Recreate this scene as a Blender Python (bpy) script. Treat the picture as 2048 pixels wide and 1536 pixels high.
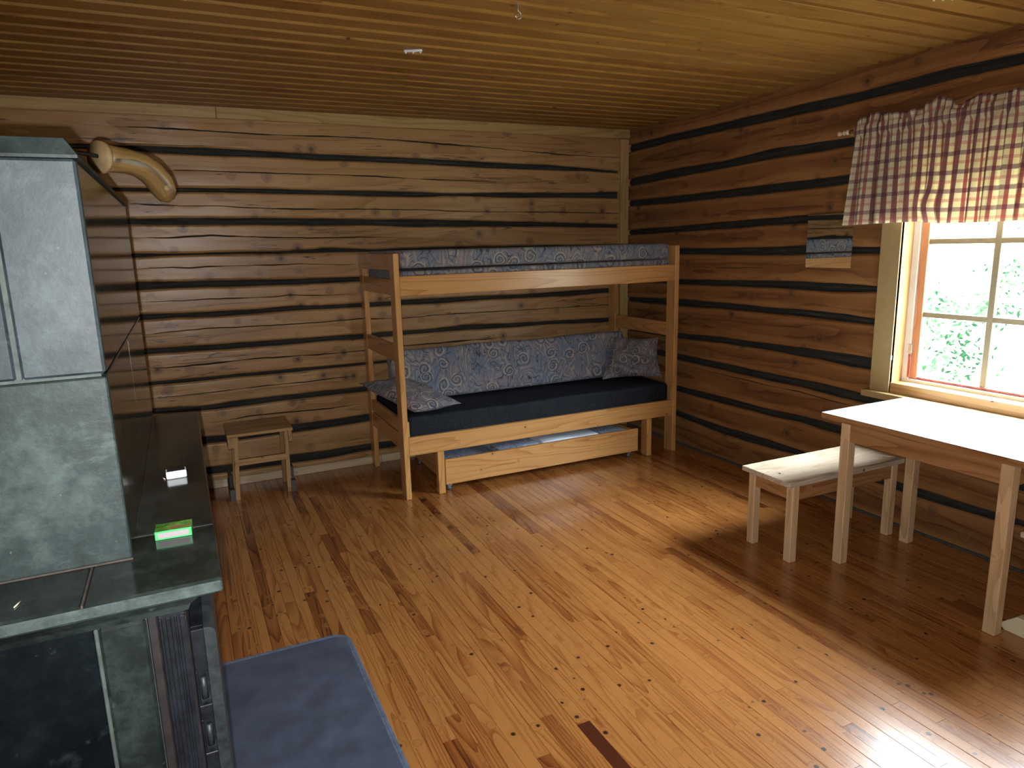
import bpy, math, random
import numpy as np
from mathutils import Matrix, Vector

# ---------------------------------------------------------------- camera, light, exposure
for _o in list(bpy.data.objects):
    bpy.data.objects.remove(_o, do_unlink=True)
sc = bpy.context.scene
COL = sc.collection
PI = math.pi

YAW, PITCH, ROLL, FPX = 0.44186, -0.19875, -0.02595, 1379.8
CAM = Vector((-3.4193, -4.9015, 1.5626))
_F = Vector((math.sin(YAW)*math.cos(PITCH), math.cos(YAW)*math.cos(PITCH), math.sin(PITCH)))
_R0 = Vector((math.cos(YAW), -math.sin(YAW), 0)); _U0 = _R0.cross(_F)
_R = math.cos(ROLL)*_R0 + math.sin(ROLL)*_U0
_U = -math.sin(ROLL)*_R0 + math.cos(ROLL)*_U0
cam_data = bpy.data.cameras.new('camera')
cam_data.sensor_width = 36.0
cam_data.lens = 36.0*FPX/2048.0
cam_data.clip_start = 0.02
cam = bpy.data.objects.new('camera', cam_data)
m3 = Matrix((_R, _U, -_F)).transposed()
cam.matrix_world = Matrix.Translation(CAM) @ m3.to_4x4()
COL.objects.link(cam)
sc.camera = cam

sc.view_settings.view_transform = 'Standard'
sc.view_settings.look = 'None'
sc.view_settings.gamma = 1.0
sc.view_settings.use_curve_mapping = False
sc.view_settings.exposure = 0.0
sc.cycles.use_denoising = True
sc.cycles.max_bounces = 10
sc.cycles.diffuse_bounces = 6
sc.cycles.sample_clamp_indirect = 8.0

# daylight: overcast sky, darker near the horizon where the forest stands
world = bpy.data.worlds.new('sky'); sc.world = world; world.use_nodes = True
wn = world.node_tree; wn.nodes.clear()
_tc = wn.nodes.new('ShaderNodeTexCoord'); _sp = wn.nodes.new('ShaderNodeSeparateXYZ')
_rp = wn.nodes.new('ShaderNodeValToRGB'); _bg = wn.nodes.new('ShaderNodeBackground'); _wo = wn.nodes.new('ShaderNodeOutputWorld')
wn.links.new(_tc.outputs['Generated'], _sp.inputs[0]); wn.links.new(_sp.outputs['Z'], _rp.inputs[0])
_e = _rp.color_ramp.elements
_e[0].position = 0.0; _e[0].color = (0.05, 0.053, 0.047, 1)
_e[1].position = 0.66; _e[1].color = (0.84, 0.92, 1.0, 1)
_x = _e.new(0.12); _x.color = (0.075, 0.088, 0.09, 1)
_x = _e.new(0.30); _x.color = (0.34, 0.40, 0.48, 1)
_bg.inputs[1].default_value = 125.0
wn.links.new(_rp.outputs[0], _bg.inputs[0]); wn.links.new(_bg.outputs[0], _wo.inputs[0])

def portal(name, loc, rot, sx, sy):
    l = bpy.data.lights.new(name, 'AREA'); l.shape = 'RECTANGLE'; l.size = sx; l.size_y = sy
    l.cycles.is_portal = True
    o = bpy.data.objects.new(name, l); o.location = loc; o.rotation_euler = rot; COL.objects.link(o)
portal('daylight_portal', (0.16, -3.10, 1.44), (0, PI/2, 0), 1.32, 1.30)
# the flash of the phone that took the picture, just below and left of its lens
_fl = bpy.data.lights.new('phone_flash', 'SPOT'); _fl.spot_size = math.radians(136); _fl.spot_blend = 1.0; _fl.energy = 205.0; _fl.shadow_soft_size = 0.004
_fl.color = (0.95, 0.96, 0.97)
_fo = bpy.data.objects.new('phone_flash', _fl); _fo.matrix_world = Matrix.Translation(CAM - 0.021*_U - 0.013*_R) @ m3.to_4x4(); COL.objects.link(_fo)

# ---------------------------------------------------------------- material helpers
class NT:
    def __init__(s, name):
        s.m = bpy.data.materials.new(name); s.m.use_nodes = True
        s.t = s.m.node_tree; s.t.nodes.clear()
        s.out = s.t.nodes.new('ShaderNodeOutputMaterial')
    def n(s, typ, ins=None, **kw):
        nd = s.t.nodes.new('ShaderNode'+typ)
        for k, v in kw.items():
            setattr(nd, k, v)
        for k, v in (ins or {}).items():
            s.put(nd.inputs[k], v)
        return nd
    def put(s, sock, v):
        if isinstance(v, bpy.types.NodeSocket):
            s.t.links.new(v, sock)
        else:
            if sock.type == 'RGBA' and len(v) == 3: v = (*v, 1)
            sock.default_value = v
    def attr(s, name, out='Vector'):
        a = s.n('Attribute', attribute_name=name); return a.outputs[out]
    def math(s, op, a, b=0.0, c=None, clamp=False):
        nd = s.n('Math', operation=op, use_clamp=clamp); s.put(nd.inputs[0], a); s.put(nd.inputs[1], b)
        if c is not None: s.put(nd.inputs[2], c)
        return nd.outputs[0]
    def vmul(s, v, w):
        nd = s.n('VectorMath', operation='MULTIPLY'); s.put(nd.inputs[0], v); s.put(nd.inputs[1], w); return nd.outputs[0]
    def vadd(s, v, w):
        nd = s.n('VectorMath', operation='ADD'); s.put(nd.inputs[0], v); s.put(nd.inputs[1], w); return nd.outputs[0]
    def noise(s, v, scale=1.0, detail=3.0, rough=0.5, out=0, dist=0.0):
        nd = s.n('TexNoise', {'Vector': v, 'Scale': scale, 'Detail': detail, 'Roughness': rough, 'Distortion': dist}); return nd.outputs[out]
    def ramp(s, f, pts, interp='LINEAR'):
        nd = s.n('ValToRGB'); cr = nd.color_ramp; cr.interpolation = interp
        cr.elements[0].position = pts[0][0]; cr.elements[0].color = (*pts[0][1], 1)
        cr.elements[1].position = pts[-1][0]; cr.elements[1].color = (*pts[-1][1], 1)
        for p, c in pts[1:-1]:
            e = cr.elements.new(p); e.color = (*c, 1)
        s.put(nd.inputs[0], f); return nd.outputs[0]
    def mix(s, f, a, b, blend='MIX'):
        nd = s.n('Mix', data_type='RGBA', blend_type=blend)
        s.put(nd.inputs[0], f); s.put(nd.inputs[6], a); s.put(nd.inputs[7], b); return nd.outputs[2]
    def maprange(s, v, a, b, c=0.0, d=1.0, smooth=False):
        nd = s.n('MapRange', interpolation_type='SMOOTHSTEP' if smooth else 'LINEAR')
        s.put(nd.inputs[0], v); s.put(nd.inputs[1], a); s.put(nd.inputs[2], b); s.put(nd.inputs[3], c); s.put(nd.inputs[4], d)
        return nd.outputs[0]
    def bsdf(s, col, rough=0.5, bump=None, bstr=0.3, bdist=0.002, **kw):
        b = s.n('BsdfPrincipled'); s.put(b.inputs['Base Color'], col); s.put(b.inputs['Roughness'], rough)
        for k, v in kw.items():
            s.put(b.inputs[k.replace('_', ' ')], v)
        if bump is not None:
            bm = s.n('Bump', {'Height': bump, 'Strength': bstr, 'Distance': bdist}); s.t.links.new(bm.outputs[0], b.inputs['Normal'])
        s.t.links.new(b.outputs[0], s.out.inputs[0]); return b

def wood(name, light, mid, dark, ring=22.0, knot=9.0, knots=0.45, kr=0.085, rough=0.45, var=0.35, band=None, coat=0.0, kcol=(0.05, 0.018, 0.008), contrast=1.0, dirt=0.0, blotch=0.9, pale=0.0, spec=0.5, hair=0.0):
    """pine: stretched rings along gr.x, fine streaks, dark knots with a pale halo; pv varies the board, tt the height on a log"""
    t = NT(name)
    P = t.attr('gr'); pv = t.attr('pv', 'Fac')
    warp = t.noise(t.vmul(P, (1.6, 5.0, 5.0)), 1.0, 2.0)
    vo = t.n('TexVoronoi', {'Vector': P, 'Scale': knot, 'Randomness': 1.0}, feature='F1')
    rnd = t.n('SeparateColor', {0: vo.outputs['Color']}).outputs[0]
    keep = t.math('LESS_THAN', rnd, knots)
    d = t.math('ADD', vo.outputs['Distance'], t.math('MULTIPLY', t.math('SUBTRACT', t.noise(P, 90.0, 2.0), 0.5), 0.05))
    kd = t.math('ADD', d, t.math('MULTIPLY', t.math('SUBTRACT', 1.0, keep), 5.0))
    kmask = t.maprange(kd, kr, kr*0.55, smooth=True)
    halo = t.maprange(kd, kr*2.6, kr*0.9, smooth=True)
    # rings bend around the knot
    stretched = t.vmul(P, (0.42, 6.5, 6.5))
    rn = t.noise(stretched, 1.0, 1.5, 0.4)
    phase = t.math('ADD', t.math('MULTIPLY', rn, ring), t.math('MULTIPLY', halo, 1.1))
    phase = t.math('ADD', phase, t.math('MULTIPLY', warp, 2.0))
    rings = t.math('FRACT', phase)
    rings = t.maprange(rings, 0.35, 1.0, 0.0, 1.0)
    rings = t.math('POWER', rings, 1.7)
    streak = t.noise(t.vmul(P, (1.8, 150.0, 150.0)), 1.0, 3.0, 0.6)
    blot = t.noise(t.vmul(P, (2.2, 9.0, 9.0)), 1.0, 3.0, 0.55)
    f = t.math('MULTIPLY_ADD', rings, 0.55*contrast, t.math('MULTIPLY', t.math('SUBTRACT', streak, 0.35), 0.75*contrast))
    f = t.math('ADD', f, t.math('MULTIPLY', t.math('SUBTRACT', blot, 0.5), blotch))
    f = t.math('ADD', f, t.math('MULTIPLY', t.math('SUBTRACT', pv, 0.5), var*2))
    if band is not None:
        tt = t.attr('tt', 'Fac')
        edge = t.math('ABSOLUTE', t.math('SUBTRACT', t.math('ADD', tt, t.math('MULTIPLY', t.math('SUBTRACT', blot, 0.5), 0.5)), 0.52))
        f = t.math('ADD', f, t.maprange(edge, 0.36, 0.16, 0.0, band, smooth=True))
    c = t.ramp(f, [(0.0, light), (0.5, mid), (1.0, dark)])
    c = t.mix(t.math('MULTIPLY', halo, 0.35), c, t.mix(0.5, c, dark))
    c = t.mix(t.math('MULTIPLY', kmask, 0.93), c, kcol)
    if dirt:
        g = t.maprange(t.noise(P, 5.0, 4.0, 0.7), 0.55, 0.75)
        c = t.mix(t.math('MULTIPLY', g, dirt), c, (0.12, 0.10, 0.09))
    if hair:      # drying checks: hair-thin dark lines along the grain
        hn = t.noise(t.vmul(P, (1.1, 34.0, 34.0)), 1.0, 2.0, 0.5)
        hl = t.maprange(t.math('ABSOLUTE', t.math('SUBTRACT', hn, 0.5)), 0.012, 0.004)
        hl = t.math('MULTIPLY', hl, t.maprange(t.noise(t.vmul(P, (2.5, 7.0, 7.0)), 1.0, 2.0), 0.50, 0.60))
        c = t.mix(t.math('MULTIPLY', hl, hair), c, (0.045, 0.026, 0.014))
        # grey-violet stain round the knots
        c = t.mix(t.math('MULTIPLY', t.math('MULTIPLY', halo, keep), 0.45), c, (0.105, 0.066, 0.045))
    if pale:
        c = t.mix(t.math('MULTIPLY', t.math('MULTIPLY', t.math('SUBTRACT', halo, kmask), keep), pale), c, light)
    h = t.math('ADD', t.math('MULTIPLY', streak, 0.4), t.math('MULTIPLY', rings, -0.3))
    r = t.math('ADD', rough, t.math('MULTIPLY', t.math('SUBTRACT', blot, 0.5), 0.12))
    t.bsdf(c, r, h, 0.22, 0.0012, Coat_Weight=coat, Coat_Roughness=0.12, Specular_IOR_Level=spec)
    return t.m

def soapstone(name, base, dark, light, rough, spec=0.5, polish_noise=0.06, specks=0.5, bump=0.25, light2=None):
    t = NT(name); P = t.attr('gr')
    n1 = t.noise(P, 7.0, 6.0, 0.62); n2 = t.noise(P, 38.0, 5.0, 0.7); n3 = t.noise(t.vmul(P, (1, 1, 2.5)), 2.2, 4.0, 0.6)
    f = t.math('ADD', t.math('MULTIPLY', n1, 0.5), t.math('MULTIPLY', n2, 0.35)); f = t.math('ADD', f, t.math('MULTIPLY', n3, 0.35))
    c = t.ramp(f, [(0.47, dark), (0.60, base), (0.74, light)])
    vo = t.n('TexVoronoi', {'Vector': t.vadd(P, (3.3, 1.1, 0.4)), 'Scale': 55.0}, feature='F1')
    sel = t.math('LESS_THAN', t.n('SeparateColor', {0: vo.outputs['Color']}).outputs[1], 0.16)
    dd = t.math('ADD', vo.outputs['Distance'], t.math('MULTIPLY', t.math('SUBTRACT', n2, 0.5), 0.6))
    sp = t.math('MULTIPLY', t.maprange(dd, 0.10, 0.0), sel)
    sm = t.maprange(t.noise(t.vmul(P, (7, 7, 22)), 1.0, 5.0, 0.65), 0.62, 0.76)
    sp = t.math('MAXIMUM', sp, t.math('MULTIPLY', sm, 0.55))
    scr = t.maprange(t.noise(t.vmul(P, (60, 60, 9)), 1.0, 2.0, 0.5), 0.72, 0.80)
    sp = t.math('MULTIPLY', t.math('MAXIMUM', sp, t.math('MULTIPLY', scr, 0.35)), specks)
    c = t.mix(sp, c, light2 if light2 else (0.16, 0.19, 0.18))
    r = t.math('ADD', rough, t.math('MULTIPLY', t.math('SUBTRACT', n1, 0.5), polish_noise*2))
    t.bsdf(c, r, n2, bump, 0.002, Specular_IOR_Level=spec)
    return t.m

def plain(name, col, rough=0.5, metal=0.0, nscale=30.0, namt=0.12, bump=0.1, **kw):
    t = NT(name); P = t.n('TexCoord').outputs['Object']
    n1 = t.noise(P, nscale, 4.0, 0.6)
    d = tuple(c*(1-namt*2) for c in col); l = tuple(min(1.0, c*(1+namt)) for c in col)
    c = t.ramp(n1, [(0.3, d), (0.75, l)])
    t.bsdf(c, rough, n1, bump, 0.001, Metallic=metal, **kw)
    return t.m

def rose_fabric(name, base=(0.15, 0.155, 0.18), blue=(0.11, 0.14, 0.205), mauve=(0.21, 0.17, 0.185), sand=(0.37, 0.32, 0.225), ink=(0.018, 0.018, 0.024), scale=8.0, bright=1.0, fuzz=0.55, sheen=0.12):
    t = NT(name); P = t.attr('gr')
    w = t.noise(P, 7.0, 2.0, 0.5, out=1)
    W = t.vadd(P, t.vmul(t.vadd(w, (-0.5, -0.5, -0.5)), (0.045, 0.045, 0.0)))
    vo = t.n('TexVoronoi', {'Vector': W, 'Scale': scale, 'Randomness': 0.75}, feature='F1', voronoi_dimensions='2D')
    d = vo.outputs['Distance']
    sub = t.n('VectorMath', operation='SUBTRACT'); t.put(sub.inputs[0], t.vmul(W, (scale, scale, scale))); 
    ps = t.n('VectorMath', operation='SCALE'); t.put(ps.inputs[0], vo.outputs['Position']); ps.inputs['Scale'].default_value = scale
    t.put(sub.inputs[1], ps.outputs[0])
    sx = t.n('SeparateXYZ', {0: sub.outputs[0]})
    ang = t.math('ARCTAN2', sx.outputs[1], sx.outputs[0])
    sel = t.math('LESS_THAN', t.n('SeparateColor', {0: vo.outputs['Color']}).outputs[0], 0.62)
    rg = t.n('SeparateColor', {0: vo.outputs['Color']}).outputs[1]; sgn = t.math('SUBTRACT', t.math('MULTIPLY', t.math('GREATER_THAN', rg, 0.5), 2.0), 1.0)
    ph = t.math('ADD', t.math('MULTIPLY', d, t.math('MULTIPLY_ADD', rg, 16.0, 24.0)), t.math('MULTIPLY', ang, sgn))
    ph = t.math('ADD', ph, t.math('MULTIPLY', t.noise(P, 20.0, 2.0), 6.0))
    sp = t.math('SINE', ph)
    inside = t.math('MULTIPLY', t.maprange(t.math('ADD', d, t.math('MULTIPLY', t.noise(P, 11.0, 1.0), 0.18)), 0.50, 0.42, smooth=True), sel)
    line = t.math('MULTIPLY', t.maprange(sp, 0.45, 0.8, smooth=True), inside)
    petal = t.math('MULTIPLY', t.math('MULTIPLY', t.maprange(sp, 0.1, -0.6), inside), t.maprange(d, 0.08, 0.3))
    # leaf and stem strokes between the roses
    q = t.noise(t.vmul(P, (7.5, 3.2, 1.0)), 1.0, 1.5, 0.4, dist=1.6)
    c1 = t.math('ABSOLUTE', t.math('SUBTRACT', t.math('FRACT', t.math('MULTIPLY', q, 9.0)), 0.5))
    stroke = t.math('MULTIPLY', t.maprange(c1, 0.055, 0.02, smooth=True), t.math('SUBTRACT', 1.0, inside))
    ve = t.n('TexVoronoi', {'Vector': t.vmul(W, (1.0, 0.8, 1.0)), 'Scale': scale*2.1, 'Randomness': 1.0}, feature='DISTANCE_TO_EDGE', voronoi_dimensions='2D')
    pet = t.math('MULTIPLY', t.maprange(ve.outputs['Distance'], 0.045, 0.012, smooth=True), t.maprange(t.noise(P, 13.0, 1.0), 0.47, 0.56))
    lightstroke = t.math('MULTIPLY', t.maprange(c1, 0.36, 0.46), t.math('SUBTRACT', 1.0, inside))
    cn = t.noise(P, 5.0, 3.0, 0.6); cm = t.noise(t.vadd(P, (4, 7, 0)), 6.5, 3.0, 0.6); cf = t.noise(P, 45.0, 3.0, 0.7)
    c = t.mix(t.maprange(cn, 0.38, 0.62), blue, base)
    c = t.mix(t.maprange(cm, 0.45, 0.66), c, mauve)
    c = t.mix(t.math('MULTIPLY', lightstroke, t.maprange(cn, 0.4, 0.6, 0.15, 0.75)), c, sand)
    c = t.mix(t.math('MULTIPLY', petal, 0.8), c, sand)
    c = t.mix(t.math('MULTIPLY', t.math('SUBTRACT', cf, 0.4), fuzz), c, (0.30, 0.30, 0.32))
    c = t.mix(t.math('MULTIPLY', t.math('MAXIMUM', t.math('MULTIPLY', line, 0.75), t.math('MAXIMUM', stroke, pet)), 0.8), c, ink)
    if bright != 1.0:
        c = t.mix(1.0, c, (bright, bright, bright), 'MULTIPLY')
    wv = t.noise(t.vmul(P, (500, 500, 500)), 1.0, 2.0)
    t.bsdf(c, 0.72, t.math('ADD', t.math('MULTIPLY', wv, 0.3), t.math('MULTIPLY', t.noise(P, 9.0, 3.0), 2.0)), 0.35, 0.004, Sheen_Weight=sheen, Specular_IOR_Level=0.25)
    return t.m

# pine of the log walls, ceiling, floor, furniture
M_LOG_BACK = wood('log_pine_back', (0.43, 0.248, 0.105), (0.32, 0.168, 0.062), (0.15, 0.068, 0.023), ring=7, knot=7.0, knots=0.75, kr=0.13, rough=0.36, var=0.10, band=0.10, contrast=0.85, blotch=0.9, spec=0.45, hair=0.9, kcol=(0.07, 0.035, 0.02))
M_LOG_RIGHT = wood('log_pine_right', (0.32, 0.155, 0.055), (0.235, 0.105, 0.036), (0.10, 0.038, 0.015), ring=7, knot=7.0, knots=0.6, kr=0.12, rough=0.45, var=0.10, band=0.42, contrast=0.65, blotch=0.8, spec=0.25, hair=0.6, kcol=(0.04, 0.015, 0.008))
M_CEIL = wood('ceiling_pine', (0.27, 0.135, 0.032), (0.205, 0.093, 0.019), (0.115, 0.042, 0.008), ring=8, knot=8.0, knots=0.5, kr=0.10, contrast=0.8, spec=0.12, rough=0.42, var=0.22)
M_TRIM = wood('trim_pine', (0.45, 0.30, 0.115), (0.36, 0.22, 0.075), (0.19, 0.10, 0.035), ring=10, knot=6.5, knots=0.4, kr=0.07, rough=0.4, var=0.12)
M_BASE = wood('baseboard_pine', (0.60, 0.47, 0.33), (0.50, 0.37, 0.23), (0.3, 0.2, 0.11), ring=10, knot=6.5, knots=0.4, kr=0.07, rough=0.4, var=0.1)
M_FLOOR = wood('floor_pine', (0.38, 0.155, 0.040), (0.23, 0.070, 0.0155), (0.07, 0.016, 0.006), ring=22, knot=13.0, knots=0.8, kr=0.145, rough=0.28, var=0.36, coat=0.4, kcol=(0.022, 0.006, 0.005), contrast=0.9, blotch=0.65, pale=0.55)
M_BED = wood('bed_pine', (0.57, 0.30, 0.10), (0.47, 0.22, 0.064), (0.27, 0.095, 0.026), ring=20, knot=10.0, knots=0.6, kr=0.085, blotch=0.5, rough=0.36, var=0.12, coat=0.15)
M_TABLE = wood('table_pine', (0.66, 0.45, 0.25), (0.55, 0.35, 0.175), (0.34, 0.18, 0.08), ring=14, knot=9.0, knots=0.5, kr=0.09, blotch=0.6, rough=0.42, var=0.15)
M_APRON = wood('apron_pine', (0.42, 0.215, 0.085), (0.33, 0.145, 0.05), (0.19, 0.07, 0.025), ring=14, knot=8.0, knots=0.5, kr=0.09, rough=0.42, var=0.12)
M_SEAT = wood('seat_pine', (0.60, 0.50, 0.38), (0.47, 0.36, 0.25), (0.26, 0.17, 0.10), ring=16, knot=9.0, knots=0.5, kr=0.09, rough=0.27, var=0.12)
M_STOOL = wood('stool_pine', (0.34, 0.185, 0.065), (0.25, 0.12, 0.038), (0.12, 0.05, 0.017), ring=16, knot=9.0, knots=0.4, kr=0.08, rough=0.4, var=0.25)
M_JAMB = wood('jamb_pine', (0.50, 0.29, 0.11), (0.42, 0.22, 0.075), (0.24, 0.10, 0.035), ring=14, knot=8.0, knots=0.4, kr=0.08, rough=0.45, var=0.1)
M_SASH = wood('sash_pine', (0.62, 0.30, 0.15), (0.52, 0.22, 0.10), (0.32, 0.10, 0.045), ring=14, knot=9.0, knots=0.4, kr=0.08, rough=0.45, var=0.1)

def moss_mat():
    t = NT('seam_oakum'); P = t.attr('gr')
    a = t.noise(t.vmul(P, (5, 60, 60)), 1.0, 4.0, 0.6); b = t.noise(P, 4.0, 2.0)
    c = t.ramp(a, [(0.35, (0.008, 0.007, 0.005)), (0.6, (0.030, 0.027, 0.019)), (0.8, (0.075, 0.07, 0.052))])
    c = t.mix(t.maprange(b, 0.45, 0.6, 0, 0.4), c, (0.022, 0.026, 0.021))
    t.bsdf(c, 0.85, a, 0.6, 0.004); return t.m
M_MOSS = moss_mat()
M_CRACK = plain('crack_inside', (0.022, 0.014, 0.008), 0.9)
M_STONE_FACE = soapstone('soapstone_face', (0.022, 0.032, 0.035), (0.012, 0.018, 0.020), (0.055, 0.073, 0.078), 0.52, spec=0.35)
M_STONE_SLAB = soapstone('soapstone_slab', (0.021, 0.032, 0.030), (0.009, 0.014, 0.013), (0.055, 0.076, 0.070), 0.55, spec=0.3, bump=0.45, specks=0.8)
M_STONE_POL = soapstone('soapstone_polished', (0.012, 0.016, 0.013), (0.006, 0.008, 0.007), (0.026, 0.032, 0.029), 0.11, spec=0.33, specks=0.25, bump=0.03)
M_STONE_DARK = soapstone('soapstone_dark_panel', (0.0035, 0.0055, 0.0068), (0.002, 0.003, 0.004), (0.008, 0.011, 0.013), 0.35, spec=0.2, specks=0.25, bump=0.1)  # dark panel; the weaker flash low down is also darkened into its colour
M_STONE_EDGE = soapstone('soapstone_worn_edge', (0.024, 0.034, 0.032), (0.012, 0.018, 0.017), (0.07, 0.09, 0.085), 0.5, specks=0.8, spec=0.3)
M_STONE_LOW2 = soapstone('soapstone_cap', (0.012, 0.018, 0.017), (0.007, 0.010, 0.0095), (0.03, 0.042, 0.039), 0.5, spec=0.25)
M_STONE_LOW_DIM = soapstone('soapstone_base_dim', (0.0085, 0.0125, 0.0115), (0.0045, 0.0068, 0.0062), (0.026, 0.036, 0.033), 0.5, specks=0.7, spec=0.25, bump=0.4)  # cornice and pillar stone, darkened in colour to paint in the flash falloff
M_MORTAR = plain('mortar', (0.065, 0.08, 0.072), 0.8, nscale=60, namt=0.2, bump=0.4)
M_MORTAR_BR = plain('mortar_brown', (0.05, 0.038, 0.03), 0.8, nscale=60, namt=0.2, bump=0.4)
M_IRON = plain('cast_iron', (0.009, 0.011, 0.015), 0.45, metal=0.1, nscale=45, namt=0.35, bump=0.35)
M_IRON_GREY = plain('grey_iron', (0.026, 0.032, 0.035), 0.5, metal=0.1, nscale=45, namt=0.3, bump=0.3)
M_DARK_BROWN = plain('dark_brown_matte', (0.014, 0.010, 0.009), 0.6, nscale=40, namt=0.3)
M_PLATE = plain('floor_plate_metal', (0.10, 0.115, 0.165), 0.42, metal=0.25, nscale=9, namt=0.16, bump=0.25)
M_PLATE_EDGE = plain('floor_plate_edge', (0.16, 0.20, 0.28), 0.4, metal=0.3, nscale=30, namt=0.15)
M_STEEL = plain('zinc_steel', (0.55, 0.56, 0.57), 0.3, metal=0.9, nscale=30, namt=0.1)
M_BLACKROD = plain('black_iron_rod', (0.015, 0.014, 0.014), 0.5, metal=0.4)
M_WHITE = plain('white_laminate', (0.55, 0.55, 0.52), 0.25, nscale=4, namt=0.02, bump=0.02)
M_PAPERW = plain('white_card', (0.86, 0.90, 0.90), 0.4, nscale=30, namt=0.02)
M_PLASTW = plain('white_plastic', (0.75, 0.77, 0.8), 0.4, nscale=30, namt=0.05)
M_PAINTW = plain('white_paint', (0.82, 0.82, 0.80), 0.4, nscale=20, namt=0.03)
M_CREAM = plain('cream_paint', (0.40, 0.28, 0.125), 0.45, nscale=18, namt=0.05, bump=0.06)
M_CREAMLEG = plain('pale_yellow_paint', (0.72, 0.63, 0.42), 0.45, nscale=18, namt=0.05, bump=0.06)
M_MUNTIN = plain('muntin_paint', (0.30, 0.25, 0.155), 0.45, nscale=30, namt=0.05)
M_REDPAINT = plain('red_paint', (0.42, 0.10, 0.09), 0.5, nscale=40, namt=0.3, bump=0.3)
M_DARKFAB = rose_fabric('dark_blue_fabric', base=(0.007, 0.010, 0.014), blue=(0.006, 0.009, 0.015), mauve=(0.009, 0.011, 0.015), sand=(0.012, 0.015, 0.021), ink=(0.004, 0.005, 0.007), fuzz=0.04, sheen=0.0, bright=1.0)
M_ROSE = rose_fabric('rose_fabric')
M_ROSE2 = rose_fabric('rose_fabric_pillow', base=(0.16, 0.145, 0.155), blue=(0.12, 0.125, 0.155), mauve=(0.21, 0.165, 0.175), sand=(0.40, 0.355, 0.28), scale=9.5)
M_ROSEB = rose_fabric('rose_fabric_blue', base=(0.26, 0.34, 0.46), blue=(0.20, 0.30, 0.44), mauve=(0.32, 0.35, 0.45), sand=(0.5, 0.55, 0.6), ink=(0.04, 0.05, 0.07))
M_SHEET = plain('white_blue_sheet', (0.78, 0.86, 0.98), 0.7, nscale=14, namt=0.06, bump=0.4)
M_BARKSTICK = wood('peeled_stick', (0.27, 0.165, 0.055), (0.15, 0.082, 0.026), (0.05, 0.024, 0.010), ring=7, knot=9, knots=0.5, kr=0.11, rough=0.4, var=0.1, contrast=1.3)
M_ENDGRAIN = plain('stick_end_grain', (0.34, 0.225, 0.10), 0.6, nscale=30, namt=0.12, bump=0.3)

def glass_mat():
    t = NT('window_glass')
    fr = t.n('Fresnel', {'IOR': 1.45}); tr = t.n('BsdfTransparent'); gl = t.n('BsdfGlossy', {'Roughness': 0.0})
    tr.inputs[0].default_value = (0.96, 0.98, 0.97, 1)
    ge = t.n('NewGeometry'); fac = t.math('MULTIPLY', fr.outputs[0], t.math('SUBTRACT', 1.0, ge.outputs['Backfacing']))
    mx = t.n('MixShader'); t.t.links.new(fac, mx.inputs[0]); t.t.links.new(tr.outputs[0], mx.inputs[1]); t.t.links.new(gl.outputs[0], mx.inputs[2])
    t.t.links.new(mx.outputs[0], t.out.inputs[0]); return t.m
M_GLASS = glass_mat()
def mirror_mat():
    t = NT('mirror_silver'); b = t.bsdf((0.80, 0.84, 0.82), 0.015, Metallic=1.0); return t.m
M_MIRROR = mirror_mat()

def plaid_mat():
    t = NT('plaid_cotton'); P = t.attr('gr'); sx = t.n('SeparateXYZ', {0: P})
    def stripes(c, period, items):
        x = t.math('FRACT', t.math('DIVIDE', c, period)); o = None
        for a, b, wt in items:
            m = t.math('MULTIPLY', t.math('MULTIPLY', t.math('GREATER_THAN', x, a), t.math('LESS_THAN', x, b)), wt)
            o = m if o is None else t.math('MAXIMUM', o, m)
        return o
    vd = stripes(sx.outputs[0], 0.088, [(0.04, 0.28, 1.0)])      # plum
    vr = stripes(sx.outputs[0], 0.088, [(0.58, 0.76, 1.0)])                         # red
    hd = stripes(sx.outputs[1], 0.0840, [(0.03, 0.27, 1.0)])
    hr = stripes(sx.outputs[1], 0.0840, [(0.57, 0.74, 1.0)])
    c = (0.72, 0.66, 0.46)
    c = t.mix(t.math('MULTIPLY', vd, 0.80), c, (0.16, 0.020, 0.055))
    c = t.mix(t.math('MULTIPLY', vr, 0.75), c, (0.28, 0.025, 0.045))
    c = t.mix(t.math('MULTIPLY', hd, 0.58), c, (0.15, 0.045, 0.085))
    c = t.mix(t.math('MULTIPLY', hr, 0.40), c, (0.42, 0.10, 0.10))
    d = t.n('BsdfDiffuse'); t.put(d.inputs[0], c); tl = t.n('BsdfTranslucent'); t.put(tl.inputs[0], c)
    mx = t.n('MixShader', {0: 0.35}); t.t.links.new(d.outputs[0], mx.inputs[1]); t.t.links.new(tl.outputs[0], mx.inputs[2])
    t.t.links.new(mx.outputs[0], t.out.inputs[0]); return t.m
M_PLAID = plaid_mat()

def leaf_mat(name, a, b):
    t = NT(name); P = t.n('TexCoord').outputs['Object']; c = t.ramp(t.noise(P, 1.3, 2.0), [(0.4, a), (0.62, b)])
    d = t.n('BsdfDiffuse'); t.put(d.inputs[0], c); tl = t.n('BsdfTranslucent'); t.put(tl.inputs[0], c)
    mx = t.n('MixShader', {0: 0.45}); t.t.links.new(d.outputs[0], mx.inputs[1]); t.t.links.new(tl.outputs[0], mx.inputs[2])
    t.t.links.new(mx.outputs[0], t.out.inputs[0]); return t.m
M_LEAF = leaf_mat('leaves', (0.006, 0.018, 0.008), (0.035, 0.06, 0.03))
M_BARK = plain('tree_bark', (0.05, 0.05, 0.045), 0.8, nscale=12, namt=0.2, bump=0.5)
M_GROUND = plain('pale_dry_ground', (0.15, 0.155, 0.11), 0.9, nscale=1.5, namt=0.12, bump=0.3)

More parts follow.
